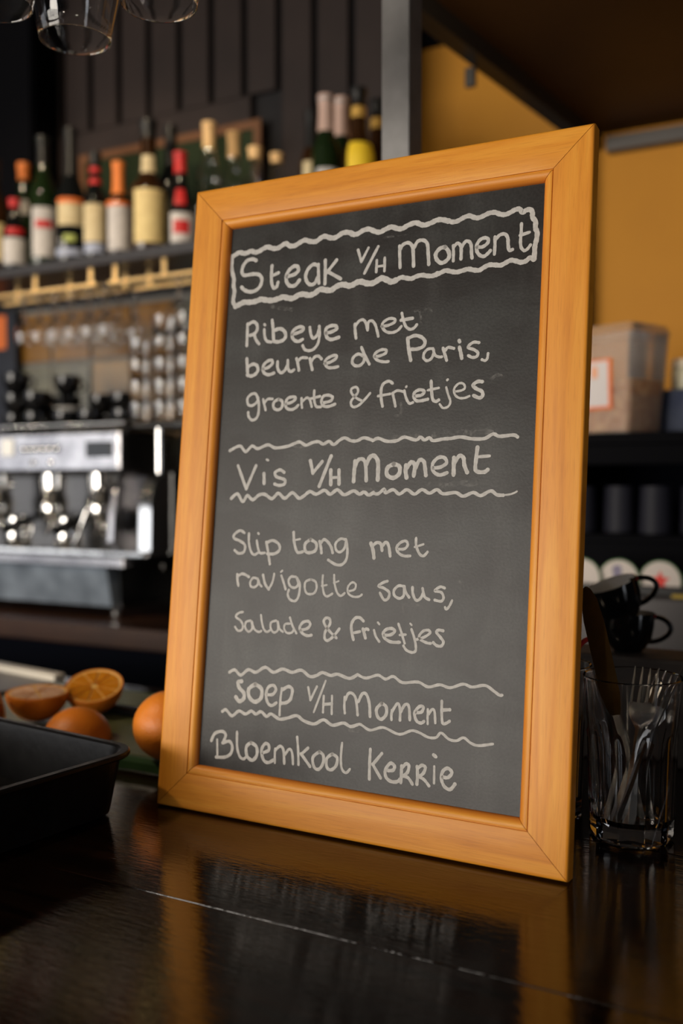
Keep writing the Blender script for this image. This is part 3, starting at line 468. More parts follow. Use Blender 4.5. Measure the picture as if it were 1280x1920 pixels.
def bottle(name, label, loc, h, r, rn, kind, cap, caph, labels=(), sh0=.55, sh1=.74, rz=0, group='bottles on the back bar shelf'):
    """labels: (z0, z1, material, name) as fractions of the height"""
    t = thing(name, label, 'bottle', loc, (0, 0, rz), group)
    p = shell(r, h, rn, sh0, sh1)
    g = MB().lathe(p, 28, cap0=True, cap1=True)
    if kind == 'clear':   # hollow
        q = [(max(a-.0022, .002), z+.003) for a, z in p[1:-1]]
        g = MB().lathe(p+[(rn*.7, h)]+[(a, min(z, h-.001)) for a, z in reversed(q)]+[(.0005, .006)], 28, cap0=True)
    g.build('glass_body', glassmat(kind), t)
    if cap is not None:
        c0 = h*(1-caph); q = [(rad_at(p, c0+(h-c0)*i/4)+.0007, c0+(h-c0)*i/4) for i in range(4)]
        MB().lathe(q+[(rn*1.2, h*.975), (rn*1.2, h+.001), (.0005, h+.0015)], 24).build('capsule', cap, t)
    for z0, z1, m, nm in labels:
        full = 'neck_band' in nm or 'foil' in nm
        tw = rnd.uniform(-.25, .25); hf = {'label_stripe': .6, 'seal': .35, 'shoulder_label': .7, 'ribbon_label': .45, 'neck_label': .85, 'lower_label': .9}.get(nm, 1.05)
        band(p, h*z0, h*z1, .0007 if 'stripe' not in nm else .0012, a0=0 if full else -.85-hf+tw, a1=2*PI if full else -.85+hf+tw).build(nm, m, t)
    return t
SZ = .868
L_CREAM = mat('cream_label', (.72, .60, .36), .6, noise=(60, (.60, .47, .25)))
L_YEL = mat('yellow_cream_label', (.78, .62, .28), .6, noise=(50, (.66, .50, .22)))
L_WHITE = mat('white_label', (.66, .62, .58), .6, noise=(55, (.48, .45, .44)))
L_RED = mat('red_label', (.55, .02, .02), .5); L_ORANGE = mat('orange_label', (.75, .17, .03), .5)
L_GOLD = mat('gold_foil', (.70, .42, .10), .4, .4); L_BLUE = mat('blue_grey_label', (.38, .42, .55), .5)
L_YELLOW = mat('bright_yellow_label', (.85, .58, .03), .5); L_PINK = mat('pink_foil_capsule', (.62, .42, .34), .5)
C_RED = mat('red_capsule', (.55, .02, .02), .4); C_ORANGE = mat('orange_capsule', (.80, .22, .04), .4); C_BLACK = mat('black_capsule', (.01, .01, .01), .4)
C_CORK = mat('pale_cork', (.74, .48, .22), .6); C_SILVER = mat('silver_foil', (.42, .40, .40), .4, .5); C_GREEN = mat('dark_green_foil', (.01, .03, .015), .4)
L_BLACK = mat('black_label', (.012, .012, .012), .5); L_LIME = mat('lime_seal', (.42, .48, .12), .5)
B = {'a': (-1.4704, 1.15, 0.303, 0.0439, 0.0145, 0.55, 0.74), 'b': (-1.3742, 1.13, 0.1795, 0.0318, 0.013, 0.55, 0.74), 'c': (-1.4757, 1.26, 0.3237, 0.0367, 0.0145, 0.55, 0.74), 'd': (-1.288, 1.145, 0.3302, 0.0342, 0.0145, 0.55, 0.74), 'e': (-1.2121, 1.165, 0.3439, 0.0421, 0.015, 0.42, 0.72), 'f': (-1.108, 1.14, 0.2596, 0.029, 0.013, 0.55, 0.7), 'g': (-1.0418, 1.15, 0.2287, 0.0301, 0.0135, 0.58, 0.68), 'h': (-0.9564, 1.16, 0.3181, 0.0425, 0.019, 0.47, 0.6), 'i': (-0.9592, 1.25, 0.3342, 0.036, 0.0145, 0.55, 0.74), 'j': (-0.8489, 1.145, 0.22, 0.0314, 0.014, 0.4, 0.72), 'k': (-0.7982, 1.19, 0.2953, 0.0328, 0.0145, 0.55, 0.74), 'l': (-0.7867, 1.275, 0.2972, 0.0338, 0.0145, 0.55, 0.74), 'm': (-0.6687, 1.19, 0.2169, 0.0271, 0.014, 0.5, 0.7), 'n': (-0.6344, 1.23, 0.2085, 0.0261, 0.014, 0.5, 0.7), 'o': (-0.525, 1.2, 0.2775, 0.0264, 0.013, 0.55, 0.74), 'p': (-0.4528, 1.14, 0.278, 0.0311, 0.0155, 0.55, 0.74), 'q': (-0.4663, 1.235, 0.307, 0.0324, 0.0155, 0.55, 0.74), 'r': (-0.3789, 1.15, 0.2824, 0.0341, 0.0155, 0.48, 0.7), 's': (-0.3753, 1.235, 0.2857, 0.0341, 0.0155, 0.48, 0.7)}
bt = {
 'a': ('brown', C_BLACK, .2, [(.1, .42, L_YEL, 'label')], 'squat brown bottle with a yellow label, cut by the left picture edge'),
 'b': ('black', C_RED, .12, [(.05, .42, L_WHITE, 'label'), (.47, .56, L_RED, 'shoulder_label')], 'short black bottle with white label and red diamond, leftmost in front'),
 'c': ('green', C_ORANGE, .14, [(.55, .68, L_WHITE, 'shoulder_label')], 'dark green bottle with orange red cap and white shoulder label'),
 'd': ('green', C_BLACK, .22, [(.06, .44, L_WHITE, 'label'), (.28, .34, L_RED, 'label_stripe')], 'slim green bottle with tall white label and black neck'),
 'e': ('black', C_BLACK, .35, [(.27, .43, L_CREAM, 'label'), (.43, .47, L_ORANGE, 'label_top'), (.05, .10, L_BLUE, 'lower_label'), (.15, .20, L_LIME, 'seal')], 'tall black sparkling wine bottle with peach shoulder label'),
 'f': ('black', C_BLACK, .12, [(.14, .50, L_CREAM, 'label'), (.04, .13, L_BLUE, 'lower_label'), (.70, .75, L_RED, 'neck_band'), (.81, .86, L_RED, 'neck_band')], 'black bottle with two red neck bands and cream label'),
 'g': ('brown', C_ORANGE, .34, [(.05, .52, L_WHITE, 'label'), (.52, .57, L_ORANGE, 'label_top')], 'brown bottle with long orange capsule and pale label'),
 'h': ('brown', C_BLACK, .14, [(.06, .46, L_YEL, 'label'), (.60, .73, L_CREAM, 'neck_label')], 'wide brown liqueur bottle with large yellow cream label and neck label'),
 'i': ('black', C_BLACK, .3, [(.3, .42, L_BLACK, 'label')], 'plain black bottle behind the wide cream labelled bottle'),
 'j': ('black', C_RED, .22, [(.03, .34, L_WHITE, 'label'), (.12, .26, L_RED, 'label_stripe'), (.42, .60, L_RED, 'ribbon_label')], 'dark liqueur bottle with red cap and red and white label'),
 'k': ('clear', C_CORK, .20, [(.06, .33, L_WHITE, 'label')], 'tall clear bottle with pale cork stopper beside the red capped bottle'),
 'l': ('clear', C_CORK, .20, [(.18, .42, L_WHITE, 'label')], 'clear bottle with pale cork, second clear one from the left'),
 'm': ('clear', C_CORK, .12, [(.15, .38, L_CREAM, 'label')], 'small clear bottle with short round cork over the board'),
 'n': ('clear', C_CORK, .10, [(.1, .3, L_BLACK, 'label')], 'small clear bottle with brown stopper, rightmost of the clear ones'),
 'o': ('brown', C_BLACK, .3, [(.38, .58, L_CREAM, 'shoulder_label')], 'slim brown bottle with small tan label left of the pink capsules'),
 'p': ('green', L_PINK, .28, [(.12, .42, L_WHITE, 'label'), (.2, .3, L_RED, 'label_stripe'), (.93, 1.0, C_SILVER, 'foil_top')], 'green wine bottle with pink capsule and white label, in front'),
 'q': ('green', L_PINK, .28, [(.93, 1.0, C_SILVER, 'foil_top')], 'green wine bottle with pink capsule, behind and right of its twin'),
 'r': ('brown', C_BLACK, .12, [(.78, .86, L_GOLD, 'neck_band'), (.28, .58, L_YELLOW, 'label')], 'dark brown bottle with gold neck band and bright yellow label'),
 's': ('brown', C_BLACK, .12, [(.78, .86, L_GOLD, 'neck_band'), (.2, .45, L_WHITE, 'label')], 'dark brown bottle with gold neck band beside the steel post'),
}
for k_, (x, y, h, r, rn, s0_, s1_) in B.items():
    kind, cap, ch_, lab, txt = bt[k_]
    bottle('bottle', txt, (x, y, SZ), h, r, rn, kind, cap, ch_, lab, s0_, s1_)

# framed green board standing on the shelf behind the bottles
gb0, gb1 = -1.3862, -0.7776
gz = 1.2350
gbrd = thing('framed_board', 'green board in a brown wood frame standing behind the bottles on the shelf', 'board', ((gb0+gb1)/2, 1.38, SZ))
hwid = (gb1-gb0)/2; hh = gz-SZ
M_BRF = mat('brown_frame_wood', (.13, .05, .014), .5)
MB().box(-hwid, hwid, .0, .012, hh-.022, hh, .001).build('frame_rail', M_BRF, gbrd)
MB().box(-hwid, hwid, .0, .012, 0, .022, .001).build('frame_rail', M_BRF, gbrd)
MB().box(-hwid, -hwid+.022, .0, .012, .022, hh-.022, .001).build('frame_rail', M_BRF, gbrd)
MB().box(hwid-.022, hwid, .0, .012, .022, hh-.022, .001).build('frame_rail', M_BRF, gbrd)
MB().box(-hwid+.022, hwid-.022, .005, .011, .022, hh-.022).build('green_panel', mat('green_panel', (.014, .024, .007), .6, spec=.2), gbrd)

# ---------------------------------------------------------------- brass glass racks under the shelf and small hanging glasses
def rack(x0, x1, label):
    t = thing('glass_rack', label, 'rack', ((x0+x1)/2, 1.16, .80), group='brass glass racks under the shelf')
    h_ = (x1-x0)/2
    for y in (-.04, .045):
        MB().box(-h_, h_, y-.0045, y+.0045, -.004, .004, .001).build('rail', M_BRASS, t)
    n = 3
    for i in range(n):
        xx = -h_+.02+(2*h_-.04)*i/(n-1)
        MB().box(xx-.006, xx+.006, -.044, -.038, -.004, .0415, .001).build('hanger', M_BRASS, t)
        MB().box(xx+.03, xx+.042, .041, .047, -.004, .0415, .001).build('hanger', M_BRASS, t)
    return t
rack(-1.4974, -1.0840, 'left brass rack hung under the shelf with a row of small glasses')
rack(-1.0464, -0.7072, 'right brass rack under the shelf above the stacked tumblers')
def stem_profile(rb, rmax, hb, hs, rf, th=.0012):
    """upright stemware from the foot up, as one closed wall"""
    o = [(.0005, 0), (rf, 0), (rf, .0015), (rf*.5, .003), (.006, .006), (.0038, .015), (.0034, hs*.6), (.0045, hs-.004)]
    n = 9
    for i in range(n+1):
        t = i/n
        r_ = rmax*math.sin(min(1, t*1.55+.12)*PI/2) if t < .57 else rmax+(rb-rmax)*((t-.57)/.43)
        o.append((r_, hs+hb*t))
    i_ = [(max(r-th, .0006), z-(0 if k == 0 else 0)) for k, (r, z) in enumerate(reversed(o[9:]))]
    return o+[(rb+.0001, hs+hb+.0004), (rb-th*.5, hs+hb+.0008), (rb-th-.0001, hs+hb+.0004)]+i_+[(.0005, hs+.004)]
def stemware(name, label, group, loc, rb, rmax, hb, hs, rf, flip=True, n=40):
    t = thing(name, label, 'glass', loc, (PI, 0, 0) if flip else (0, 0, 0), group)
    pr = stem_profile(rb, rmax, hb, hs, rf); k = 8
    return t, pr
sm = None
for row, yy in enumerate((1.162, 1.245)):
    for i in range(6):
        X = -1.3772 + i*.057 + row*.02
        lab = 'small stem glass hanging in the left brass rack, %s in the %s row' % (['leftmost', 'second from left', 'third from left', 'third from right', 'second from right', 'rightmost'][i], ['front', 'rear'][row])
        if sm is None:
            sm = thing('hanging_stem_glass', lab, 'glass', (X, yy, .808), (PI, 0, 0), 'small glasses hanging in the left brass rack')
            MB().lathe(stem_profile(.020, .024, .065, .065, .024), 20, cap0=True).build('glass_body', M_GLASS, sm)
            sm.rotation_euler = (PI, 0, 0)
        else: dup(sm, (X, yy, .808), None, lab)
bg = thing('hanging_wine_glass', 'clear wine glass hanging upside down in the right brass rack beside the board', 'glass', (-0.8670, 1.162, .808), (PI, 0, 0))
MB().lathe(stem_profile(.030, .036, .085, .055, .03), 24, cap0=True).build('glass_body', M_GLASS, bg)

# ---------------------------------------------------------------- big wine glasses hanging in the foreground
fg = [((-.0745, -.0235, .7315), 'middle of three large wine glasses hanging upside down at top left'),
      ((0.0403, -0.0399, 0.728), 'large hanging wine glass right of the middle one, rim only in view'),
      ((-0.0889, -0.1098, 0.729), 'large hanging wine glass at the top left picture corner')]
zt = .7315+.205
for (x, y, z), lab in fg:
    t = thing('wine_glass', lab, 'glass', (x, y, zt), (PI, 0, 0), 'large wine glasses hanging over the bar')
    MB().lathe(stem_profile(.0335, .0445, .125, .080, .036, .0009), 64, cap0=True).build('glass_body', M_GLASS, t)
hr = thing('hanging_rack', 'steel rack above the picture from which the large wine glasses hang', 'rack', (-.03, 0, zt))
for y in (-.085, -.05, -.022, .022, .06, .09): MB().box(-.3, .2, y-.004, y+.004, -.006, .001, .001).build('rack_rail', M_BLACKSTEEL, hr)
for x in (-.28, .18):
    MB().box(x-.006, x+.006, -.1, .1, .001, .009, .001).build('rack_crossbar', M_BLACKSTEEL, hr)
    MB().box(x-.005, x+.005, -.005, .005, .009, 2.3-zt, .001).build('rack_rod', M_BLACKSTEEL, hr)

# ---------------------------------------------------------------- espresso machine
tp = thing('glass_tray', 'dark tray carrying the left stacks of tumblers beside the machine top', 'tray', (-.85, 1.12, .4405))
MB().box(-.06, .055, -.08, .1, 0, .0098, .002).build('tray_plate', M_BLACKSTEEL, tp)
em = thing('espresso_machine', 'chrome and steel espresso machine with two groups on the back counter', 'coffee machine', (-1.2, 1.1, 0))
def E(mb, name, m, par=None, **k):
    mb.v = [(x+1.2, y-1.1, z) for x, y, z in mb.v]
    return mb.build(name, m, par or em, **k)
E(MB().box(-1.72, -.911, 1.0, 1.36, .335, .437, .010), 'upper_body', M_STEEL)
E(MB().box(-1.66, -.93, 1.05, 1.34, .437, .440), 'cup_tray', mat('dark_tray_steel', (.05, .05, .05), .3, .8))
E(MB().tube([(-1.70, 1.03, .452), (-.925, 1.03, .452), (-.925, 1.34, .452)], .004, 8), 'gallery_rail', M_POLISH)
pn_ = E(MB().box(-1.012, -.935, .996, 1.002, .372, .408, .001), 'display', M_GLOSSBLK)
for i in range(6):
    x = -1.212+.0215*i
    E(MB().lathe([(.0085, -.001), (.0085, .003), (.006, .006), (.0005, .0065)], 14, rot=Matrix.Rotation(PI/2, 3, 'X'), c=(x, 1.0, .394)), 'button', M_POLISH)
E(MB().box(-1.285, -1.245, .995, 1.002, .378, .42, .003), 'highlight_plate', mat('highlight_white', (.85, .85, .82), .2))  # white square painted in place of a highlight on the steel
for x in (-1.183, -1.125):
    E(MB().lathe([(.006, 0), (.006, .004), (.0005, .005)], 12, rot=Matrix.Rotation(PI/2, 3, 'X'), c=(x, 1.0, .362)), 'knob', M_POLISH)
E(MB().box(-1.72, -.90, 1.14, 1.36, .10, .337, .006), 'back_panel', mat('machine_back_steel', (.10, .095, .09), .2, 1, bump=(14, .8)))
for gx in (-1.36, -1.175, -1.02):
    g = E(MB().lathe([(.014, .0), (.034, .0), (.034, .022), (.028, .03), (.028, .06), (.03, .06), (.03, .085), (.01, .085)], 24, c=(gx, 1.06, .25)), 'group_head', M_POLISH)
    E(MB().lathe([(.0005, -.03), (.02, -.03), (.031, -.02), (.033, 0), (.033, .004)], 24, c=(gx, 1.06, .247)), 'portafilter', M_POLISH)
    E(MB().tube([(gx, 1.03, .236), (gx+.004, .985, .228), (gx+.01, .93, .215), (gx+.014, .895, .205)], [.006, .008, .0125, .0115], 12), 'portafilter_handle', M_GLOSSBLK)
    E(MB().tube([(gx-.008, 1.06, .215), (gx-.012, 1.055, .195), (gx-.02, 1.05, .187)], .0045, 8), 'spout', M_POLISH)
    E(MB().tube([(gx+.008, 1.06, .215), (gx+.012, 1.055, .195), (gx+.02, 1.05, .187)], .0045, 8), 'spout', M_POLISH)
for wx in (-1.255, -.945):
    E(MB().tube(catmull([(wx, 1.01, .31), (wx-.005, .97, .30), (wx-.02, .95, .25), (wx-.045, .945, .19), (wx-.06, .945, .165)], 5), .0045, 8), 'steam_wand', M_POLISH)
# curved chrome side cheek
E(MB().prism([(.985, .155), (1.36, .155), (1.36, .345), (1.06, .345), (1.0, .335), (.978, .30), (.965, .24), (.96, .18)], -.915, -.90, 'x'), 'inner_cheek', M_STEEL)
E(MB().prism([(.965, .158), (1.36, .158), (1.36, .335), (1.03, .335), (.985, .32), (.968, .27)], -.83, -.797, 'x'), 'side_cheek', M_POLISH)
E(MB().box(-.90, -.83, 1.10, 1.36, .158, .33, .004), 'side_filler', M_STEEL)
E(MB().lathe([(.0005, .0), (.012, 0), (.026, -.004), (.028, -.016), (.022, -.026), (.0005, -.028)], 24, rot=Matrix.Rotation(-PI/2, 3, 'X'), c=(-.868, 1.07, .225)), 'steam_knob', M_GLOSSBLK)
E(MB().box(-1.72, -.80, .945, 1.36, .148, .162, .003), 'drip_grid', M_POLISH)
E(MB().box(-1.72, -.865, .955, 1.36, .122, .147, .003), 'drip_tray', M_STEEL)
E(MB().prism([(.985, .03), (1.36, .03), (1.36, .122), (.965, .122)], -1.72, -.925, 'x'), 'lower_panel', mat('blue_grey_steel', (.30, .36, .44), .4, .4, noise=(14, (.13, .16, .20))))
E(MB().prism([(1.0, .03), (1.36, .03), (1.36, .148), (.99, .148)], -.922, -.91, 'x'), 'lower_trim', M_POLISH)
for x in (-.94, -1.6):
    for y in (1.02, 1.32):
        E(MB().lathe([(.016, 0), (.018, .004), (.013, .008), (.013, .03)], 16, c=(x, y, 0), cap0=True, cap1=True), 'foot', M_POLISH)

# black grinder cabinet beside the machine
ap = thing('black_grinder', 'black box shaped appliance with chrome rod between coffee machine and menu board', 'appliance', (-.62, 1.15, 0))
def Aq(mb, name, m): mb.v = [(x+.62, y-1.15, z) for x, y, z in mb.v]; return mb.build(name, m, ap)
Aq(MB().box(-.785, -.45, 1.06, 1.36, .0, .4362, .006), 'housing', M_GLOSSBLK)
Aq(MB().box(-.79, -.45, 1.03, 1.37, .4365, .45, .003), 'top_plate', mat('dark_top_plate', (.03, .03, .03), .3, .5))
RX = -0.8345
E(MB().tube([(RX, 1.045, .335), (RX, 1.045, .4364)], .0085, 12), 'chrome_rod', M_POLISH)
Aq(MB().box(-.72, -.60, 1.055, 1.061, .10, .16, .002), 'front_plate', M_STEEL)

jug = thing('milk_jug', 'small steel milk jug standing on the drip grid of the coffee machine, left one', 'jug', (-1.235, 1.00, .162))
MB().lathe([(.0005, 0), (.030, 0), (.033, .004), (.030, .04), (.024, .062), (.026, .072), (.0245, .072), (.0225, .062), (.0005, .01)], 24).build('jug_body', M_POLISH, jug)
MB().tube([(.024, 0, .062), (.045, 0, .058), (.048, 0, .035), (.033, 0, .018)], .003, 8).build('handle', M_POLISH, jug)
dup(jug, (-1.09, 1.02, .162), (0, 0, 2.2), 'small steel milk jug on the drip grid, right one under the middle group')
# cups and saucers on the machine
def cup_mesh(r, h):
    return [(.0005, 0), (r*.5, 0), (r*.56, .002), (r*.62, .003), (r*.86, h*.3), (r*.97, h*.65), (r, h-.001), (r-.0012, h), (r-.0025, h-.001), (r*.93, h*.62), (r*.80, h*.3), (r*.5, .006), (.0005, .005)]
cupp = thing('espresso_cup', 'black espresso cup stored on top of the coffee machine', 'cup', (-1.0, 1.12, .4405), (0, 0, 1.2), 'black cups on the coffee machine')
MB().lathe(cup_mesh(.035, .05), 24).build('cup_body', M_GLOSSBLK, cupp)
MB().tube([(.030+.017*math.sin(a)*1.1, 0, .027+.014*math.cos(a)) for a in [PI*i/8 for i in range(9)]], .0035, 8).build('handle', M_GLOSSBLK, cupp)
for (x, y, z, a) in [(-1.09, 1.10, 0, .3), (-1.18, 1.11, 0, 2.2), (-1.27, 1.10, 0, -.4), (-1.36, 1.12, 0, 1.5), (-1.0, 1.23, 0, -1), (-1.09, 1.22, 0, .9), (-1.18, 1.24, 0, 2.8), (-1.28, 1.22, 0, .1), (-1.37, 1.24, 0, 2),
                     (-1.27, 1.10, .052, .8), (-1.36, 1.12, .052, -.6), (-1.18, 1.24, .052, 2.1), (-1.28, 1.22, .052, -2), (-1.09, 1.22, .052, 1.7), (-1.36, 1.12, .104, .4), (-1.28, 1.22, .104, 1.1), (-1.37, 1.24, .052, -.9)]:
    dup(cupp, (x, y, .4405+z), (0, 0, a))
sc_ = thing('saucer_stack', 'pale saucer lying on the black cups above the coffee machine', 'saucer', (-1.1602, 1.10, .4915))
MB().lathe([(.0005, 0), (.018, 0), (.02, .002), (.036, .006), (.037, .008), (.02, .005), (.0005, .004)], 28).build('dish', M_WHITE, sc_)

# stacked tumblers on the grinder top
ru = MB().lathe([(.0005, 0), (.023, 0), (.0245, .002), (.0285, .047), (.0285, .049), (.0265, .049), (.0235, .007), (.0005, .006)], 24)
first = None
ORD = ['bottom', 'second', 'third', 'fourth', 'fifth']
for i, (x, y, n_, st_) in enumerate([(-0.9175, 1.08, 4, 'left front stack'), (-0.8467, 1.08, 5, 'second front stack'), (-0.7808, 1.08, 5, 'stack nearest the board'),
        (-0.9413, 1.15, 4, 'left rear stack'), (-0.8687, 1.15, 5, 'right rear stack')]):
    for k in range(n_):
        lab = 'clear tumbler, %s one of the %s beside the coffee machine' % (ORD[k], st_)
        if first is None:
            first = tag(ru.build('stacked_tumbler', M_GLASS, loc=(x, y, .4505)), lab, 'glass', 'stacked tumblers beside the coffee machine')
        else:
            o = first.copy(); COL.objects.link(o); o.location = (x, y, .4505+T+k*.0495); o['label'] = lab

# dark cabinet with an orange carton at the far left
KX = -1.4778; KX2 = -1.6193
cb_ = thing('dark_cabinet', 'near black cabinet on the wall at the top left behind the bottles', 'cabinet', (-2.0, 1.35, .95))
def K_(mb, nm, m): mb.v = [(x+2.0, y-1.35, z-.95) for x, y, z in mb.v]; return mb.build(nm, m, cb_)
K_(MB().box(-2.58, KX, 1.30, 1.398, .95, 2.2, .003), 'carcass', M_CARC)
K_(MB().box(-2.575, (KX-2.58)/2-.002, 1.292, 1.2995, .955, 2.195, .002), 'door', M_CARC)
K_(MB().box((KX-2.58)/2+.002, KX-.004, 1.292, 1.2995, .955, 2.195, .002), 'door', M_CARC)
np_ = thing('navy_panel', 'dark blue panel with an orange sticker at the left end of the tiles', 'panel', (-2.0, 1.37, 0))
MB().box(-.58, KX2+2.0, -.01, .012, 0, .815, .002).build('board', mat('deep_blue_paint', (.006, .010, .022), .5), np_)
MB().box(KX2+2.0-.10, KX2+2.0-.035, -.012, -.0105, 0.7086, 0.8072, 0).build('sticker', L_ORANGE, np_)
# ---------------------------------------------------------------- right side: shelf unit, container, boxes
su = thing('shelf_unit', 'black open shelf unit under the food container on the right', 'shelf unit', (.5, 1.3, -1.1))
def Q(mb, name, m, **k): mb.v = [(x-.5, y-1.3, z+1.1) for x, y, z in mb.v]; return mb.build(name, m, su, **k)
zs = .405
Q(MB().box(.03, 1.3, 1.12, 1.57, zs-.022, zs, .002), 'top_board', M_CARC)
Q(MB().box(.03, 1.3, 1.125, 1.15, zs-.06, zs-.022, .002), 'front_rail', M_CARC)
Q(MB().box(.03, 1.3, 1.12, 1.57, zs-.205, zs-.19, .002), 'shelf_board', M_CARC)
Q(MB().box(.03, 1.3, 1.54, 1.57, -1.1, zs-.022), 'back_board', M_NAVY)
Q(MB().box(.03, .05, 1.12, 1.54, -1.1, zs-.022), 'side_board', M_CARC)
Q(MB().box(1.28, 1.3, 1.12, 1.54, -1.1, zs-.022), 'side_board', M_CARC)
Q(MB().box(.05, 1.28, 1.13, 1.15, -1.1, zs-.205), 'door', M_CARC)
gi = thing('shelf_glass', 'dim upside down tumbler on the black shelf under the food container', 'glass', (.09, 1.2, zs-.19), (0, 0, 0), 'tumblers on the black shelf')
MB().lathe([(.032, 0), (.029, .09), (.0005, .092), (.0005, .086), (.026, .084), (.030, 0)], 20).build('glass_body', mat('smoky_glass', (.022, .022, .036), .6, 0, .5, spec=.1), gi)
ORN = ['first', 'second', 'third', 'fourth', 'fifth', 'sixth', 'seventh', 'eighth']
for i in range(1, 5): dup(gi, (.09+i*.072, 1.2+.02*(i % 2), zs-.19), None, 'dim upside down tumbler on the black shelf, %s to the right of the board edge' % ORN[i-1])

# food container
fc = thing('food_container', 'clear plastic food container with white and orange label holding brown granola', 'container', (0.1506, 1.21, 0.4055), (0, 0, math.radians(-24)))
M_PLAST = mat('cloudy_clear_plastic', (.90, .87, .84), .12, 0, .88, 1.12)
w0, w1, hh_ = .072, .085, .20; d0, d1 = .055, .062
def frust(w0, w1, d0, d1, z0, z1):
    r_ = .012
    def ring(w, d, z):
        out = []
        for cx, cy, a in ((1, 1, 0), (-1, 1, PI/2), (-1, -1, PI), (1, -1, 3*PI/2)):
            for k in range(4): an = a+k*PI/6; out.append((cx*(w-r_)+r_*math.cos(an), cy*(d-r_)+r_*math.sin(an), z))
        return out
    a = ring(w0, d0, z0); b = ring(w1, d1, z1); n = len(a)
    return MB().add(a+b, [(i, (i+1) % n, n+(i+1) % n, n+i) for i in range(n)]+[tuple(range(n-1, -1, -1)), tuple(range(n, 2*n))])
tb = frust(w0, w1, d0, d1, 0, hh_-.012); tb2 = frust(w0-.002, w1-.002, d0-.002, d1-.002, .002, hh_-.0121)
tb.add(tb2.v, tb2.f); tb.build('tub', M_PLAST, fc)
frust(w1+.003, w1-.004, d1+.003, d1-.004, hh_-.012, hh_+.004).build('lid', M_PLAST, fc)
frust(w0-.0035, w0+.0055, d0-.0035, d0-.0005, .0035, .100).build('granola', mat('granola', (.50, .19, .05), .8, noise=(70, (.75, .44, .18), 2), bump=(60, 1)), fc)
lb = MB().box(-.060, .042, -.0005, 0, .045, .140); lb.xf(Matrix.Translation((0, -.0578, 0)) @ Matrix.Rotation(math.radians(2.1), 4, 'X'))
lbo = lb.build('paper_label', L_ORANGE, fc)
l2 = MB().box(-.056, .034, -.0012, -.0006, .051, .136); l2.xf(Matrix.Translation((0, -.0578, 0)) @ Matrix.Rotation(math.radians(2.1), 4, 'X')); l2.build('label_paper', mat('white_paper', (.62, .58, .58), .7), lbo)
l3 = MB().box(-.004, .010, -.0018, -.0013, .105, .127); l3.xf(Matrix.Translation((0, -.0578, 0)) @ Matrix.Rotation(math.radians(2.1), 4, 'X')); l3.build('label_mark', mat('pale_orange_print', (.75, .35, .2), .7), lbo)
bb = thing('blue_box', 'dark blue box beside the food container at the right picture edge', 'box', (0.2215, 1.3, 0.4055), (0, 0, -.1))
MB().box(-.0, .12, -.05, .05, 0, .087, .003).build('carton', mat('dark_blue_card', (.022, .032, .075), .6, noise=(25, (.05, .062, .10)), spec=.2), bb)
jr = thing('glass_jar', 'pale jar with a cream lid standing on the dark blue box', 'jar', (0.2745, 1.3, 0.4935))
MB().lathe([(.0005, 0), (.030, 0), (.032, .003), (.032, .040), (.028, .044), (.0005, .044)], 24).build('jar_body', mat('pale_jar', (.62, .60, .46), .25), jr)
MB().lathe([(.030, .044), (.031, .046), (.031, .058), (.029, .060), (.0005, .060)], 24).build('lid', mat('cream_lid', (.80, .72, .58), .4), jr)

# steel ledge with round beer mats
lg = thing('steel_drip_ledge', 'steel ledge with a black lip holding the round beer mats', 'ledge', (.5, .9, -1.1))
def Z(mb, name, m): mb.v = [(x-.5, y-.9, z+1.1) for x, y, z in mb.v]; return mb.build(name, m, lg)
zl = 0.1215
Z(MB().box(.10, 1.3, .93, 1.09, zl-.12, zl, .004), 'steel_top', mat('dull_steel', (.085, .078, .078), .4, .4))
Z(MB().box(.10, 1.3, .955, .965, zl, zl+.016, .002), 'front_lip', M_BLACKSTEEL)
Z(MB().box(.12, 1.28, .94, 1.08, -1.1, zl-.12), 'cabinet', M_CARC)
Z(MB().box(.31, .345, .935, .950, zl, zl+.006, .002), 'yellow_tag', mat('yellow_plastic', (.55, .38, .06), .5))
M_MAT = mat('beer_mat_card', (.66, .58, .52), .8); M_GRN = mat('green_rim', (.05, .16, .03), .6); M_STAR = mat('red_print', (.72, .03, .015), .6); M_VIO = mat('violet_print', (.22, .19, .27), .6)
for i, (cx, lab) in enumerate([(0.1499, 'round white beer mat with green rim half hidden behind the board edge'),
                               (0.2153, 'round white beer mat printed with a violet figure and small red star'),
                               (0.2845, 'round white beer mat with green rim and large red star')]):
    cz = 0.1433
    t = thing('beer_mat', lab, 'beer mat', (cx, .978, cz), (PI/2-.06, 0, -.12), 'round beer mats on the steel ledge')
    MB().lathe([(.0005, .0), (.0365, .0), (.0365, .0015), (.0005, .0015)], 36).build('green_edge', M_GRN, t)
    MB().lathe([(.0005, .0016), (.0345, .0016), (.0345, .0019), (.0005, .0019)], 36).build('card_face', M_MAT, t)
    if i == 2:
        P = [((.0175 if k % 2 == 0 else .0078)*math.cos(PI/2+k*PI/5), (.0175 if k % 2 == 0 else .0078)*math.sin(PI/2+k*PI/5)+.002) for k in range(10)]
        MB().prism(P, .0019, .0023, 'z').build('red_star', M_STAR, t)
    if i == 1:
        P = [((.009 if k % 2 == 0 else .004)*math.cos(PI/2+k*PI/5)-.017, (.009 if k % 2 == 0 else .004)*math.sin(PI/2+k*PI/5)-.006) for k in range(10)]
        MB().prism(P, .0019, .0023, 'z').build('red_star', M_STAR, t)
        MB().prism([(-.012, .022), (-.006, .026), (.003, .026), (.006, .015), (.003, .004), (.012, -.006), (.012, -.018), (-.004, -.018), (-.006, .0), (-.010, .010)], .0019, .0022, 'z').build('violet_figure', M_VIO, t)

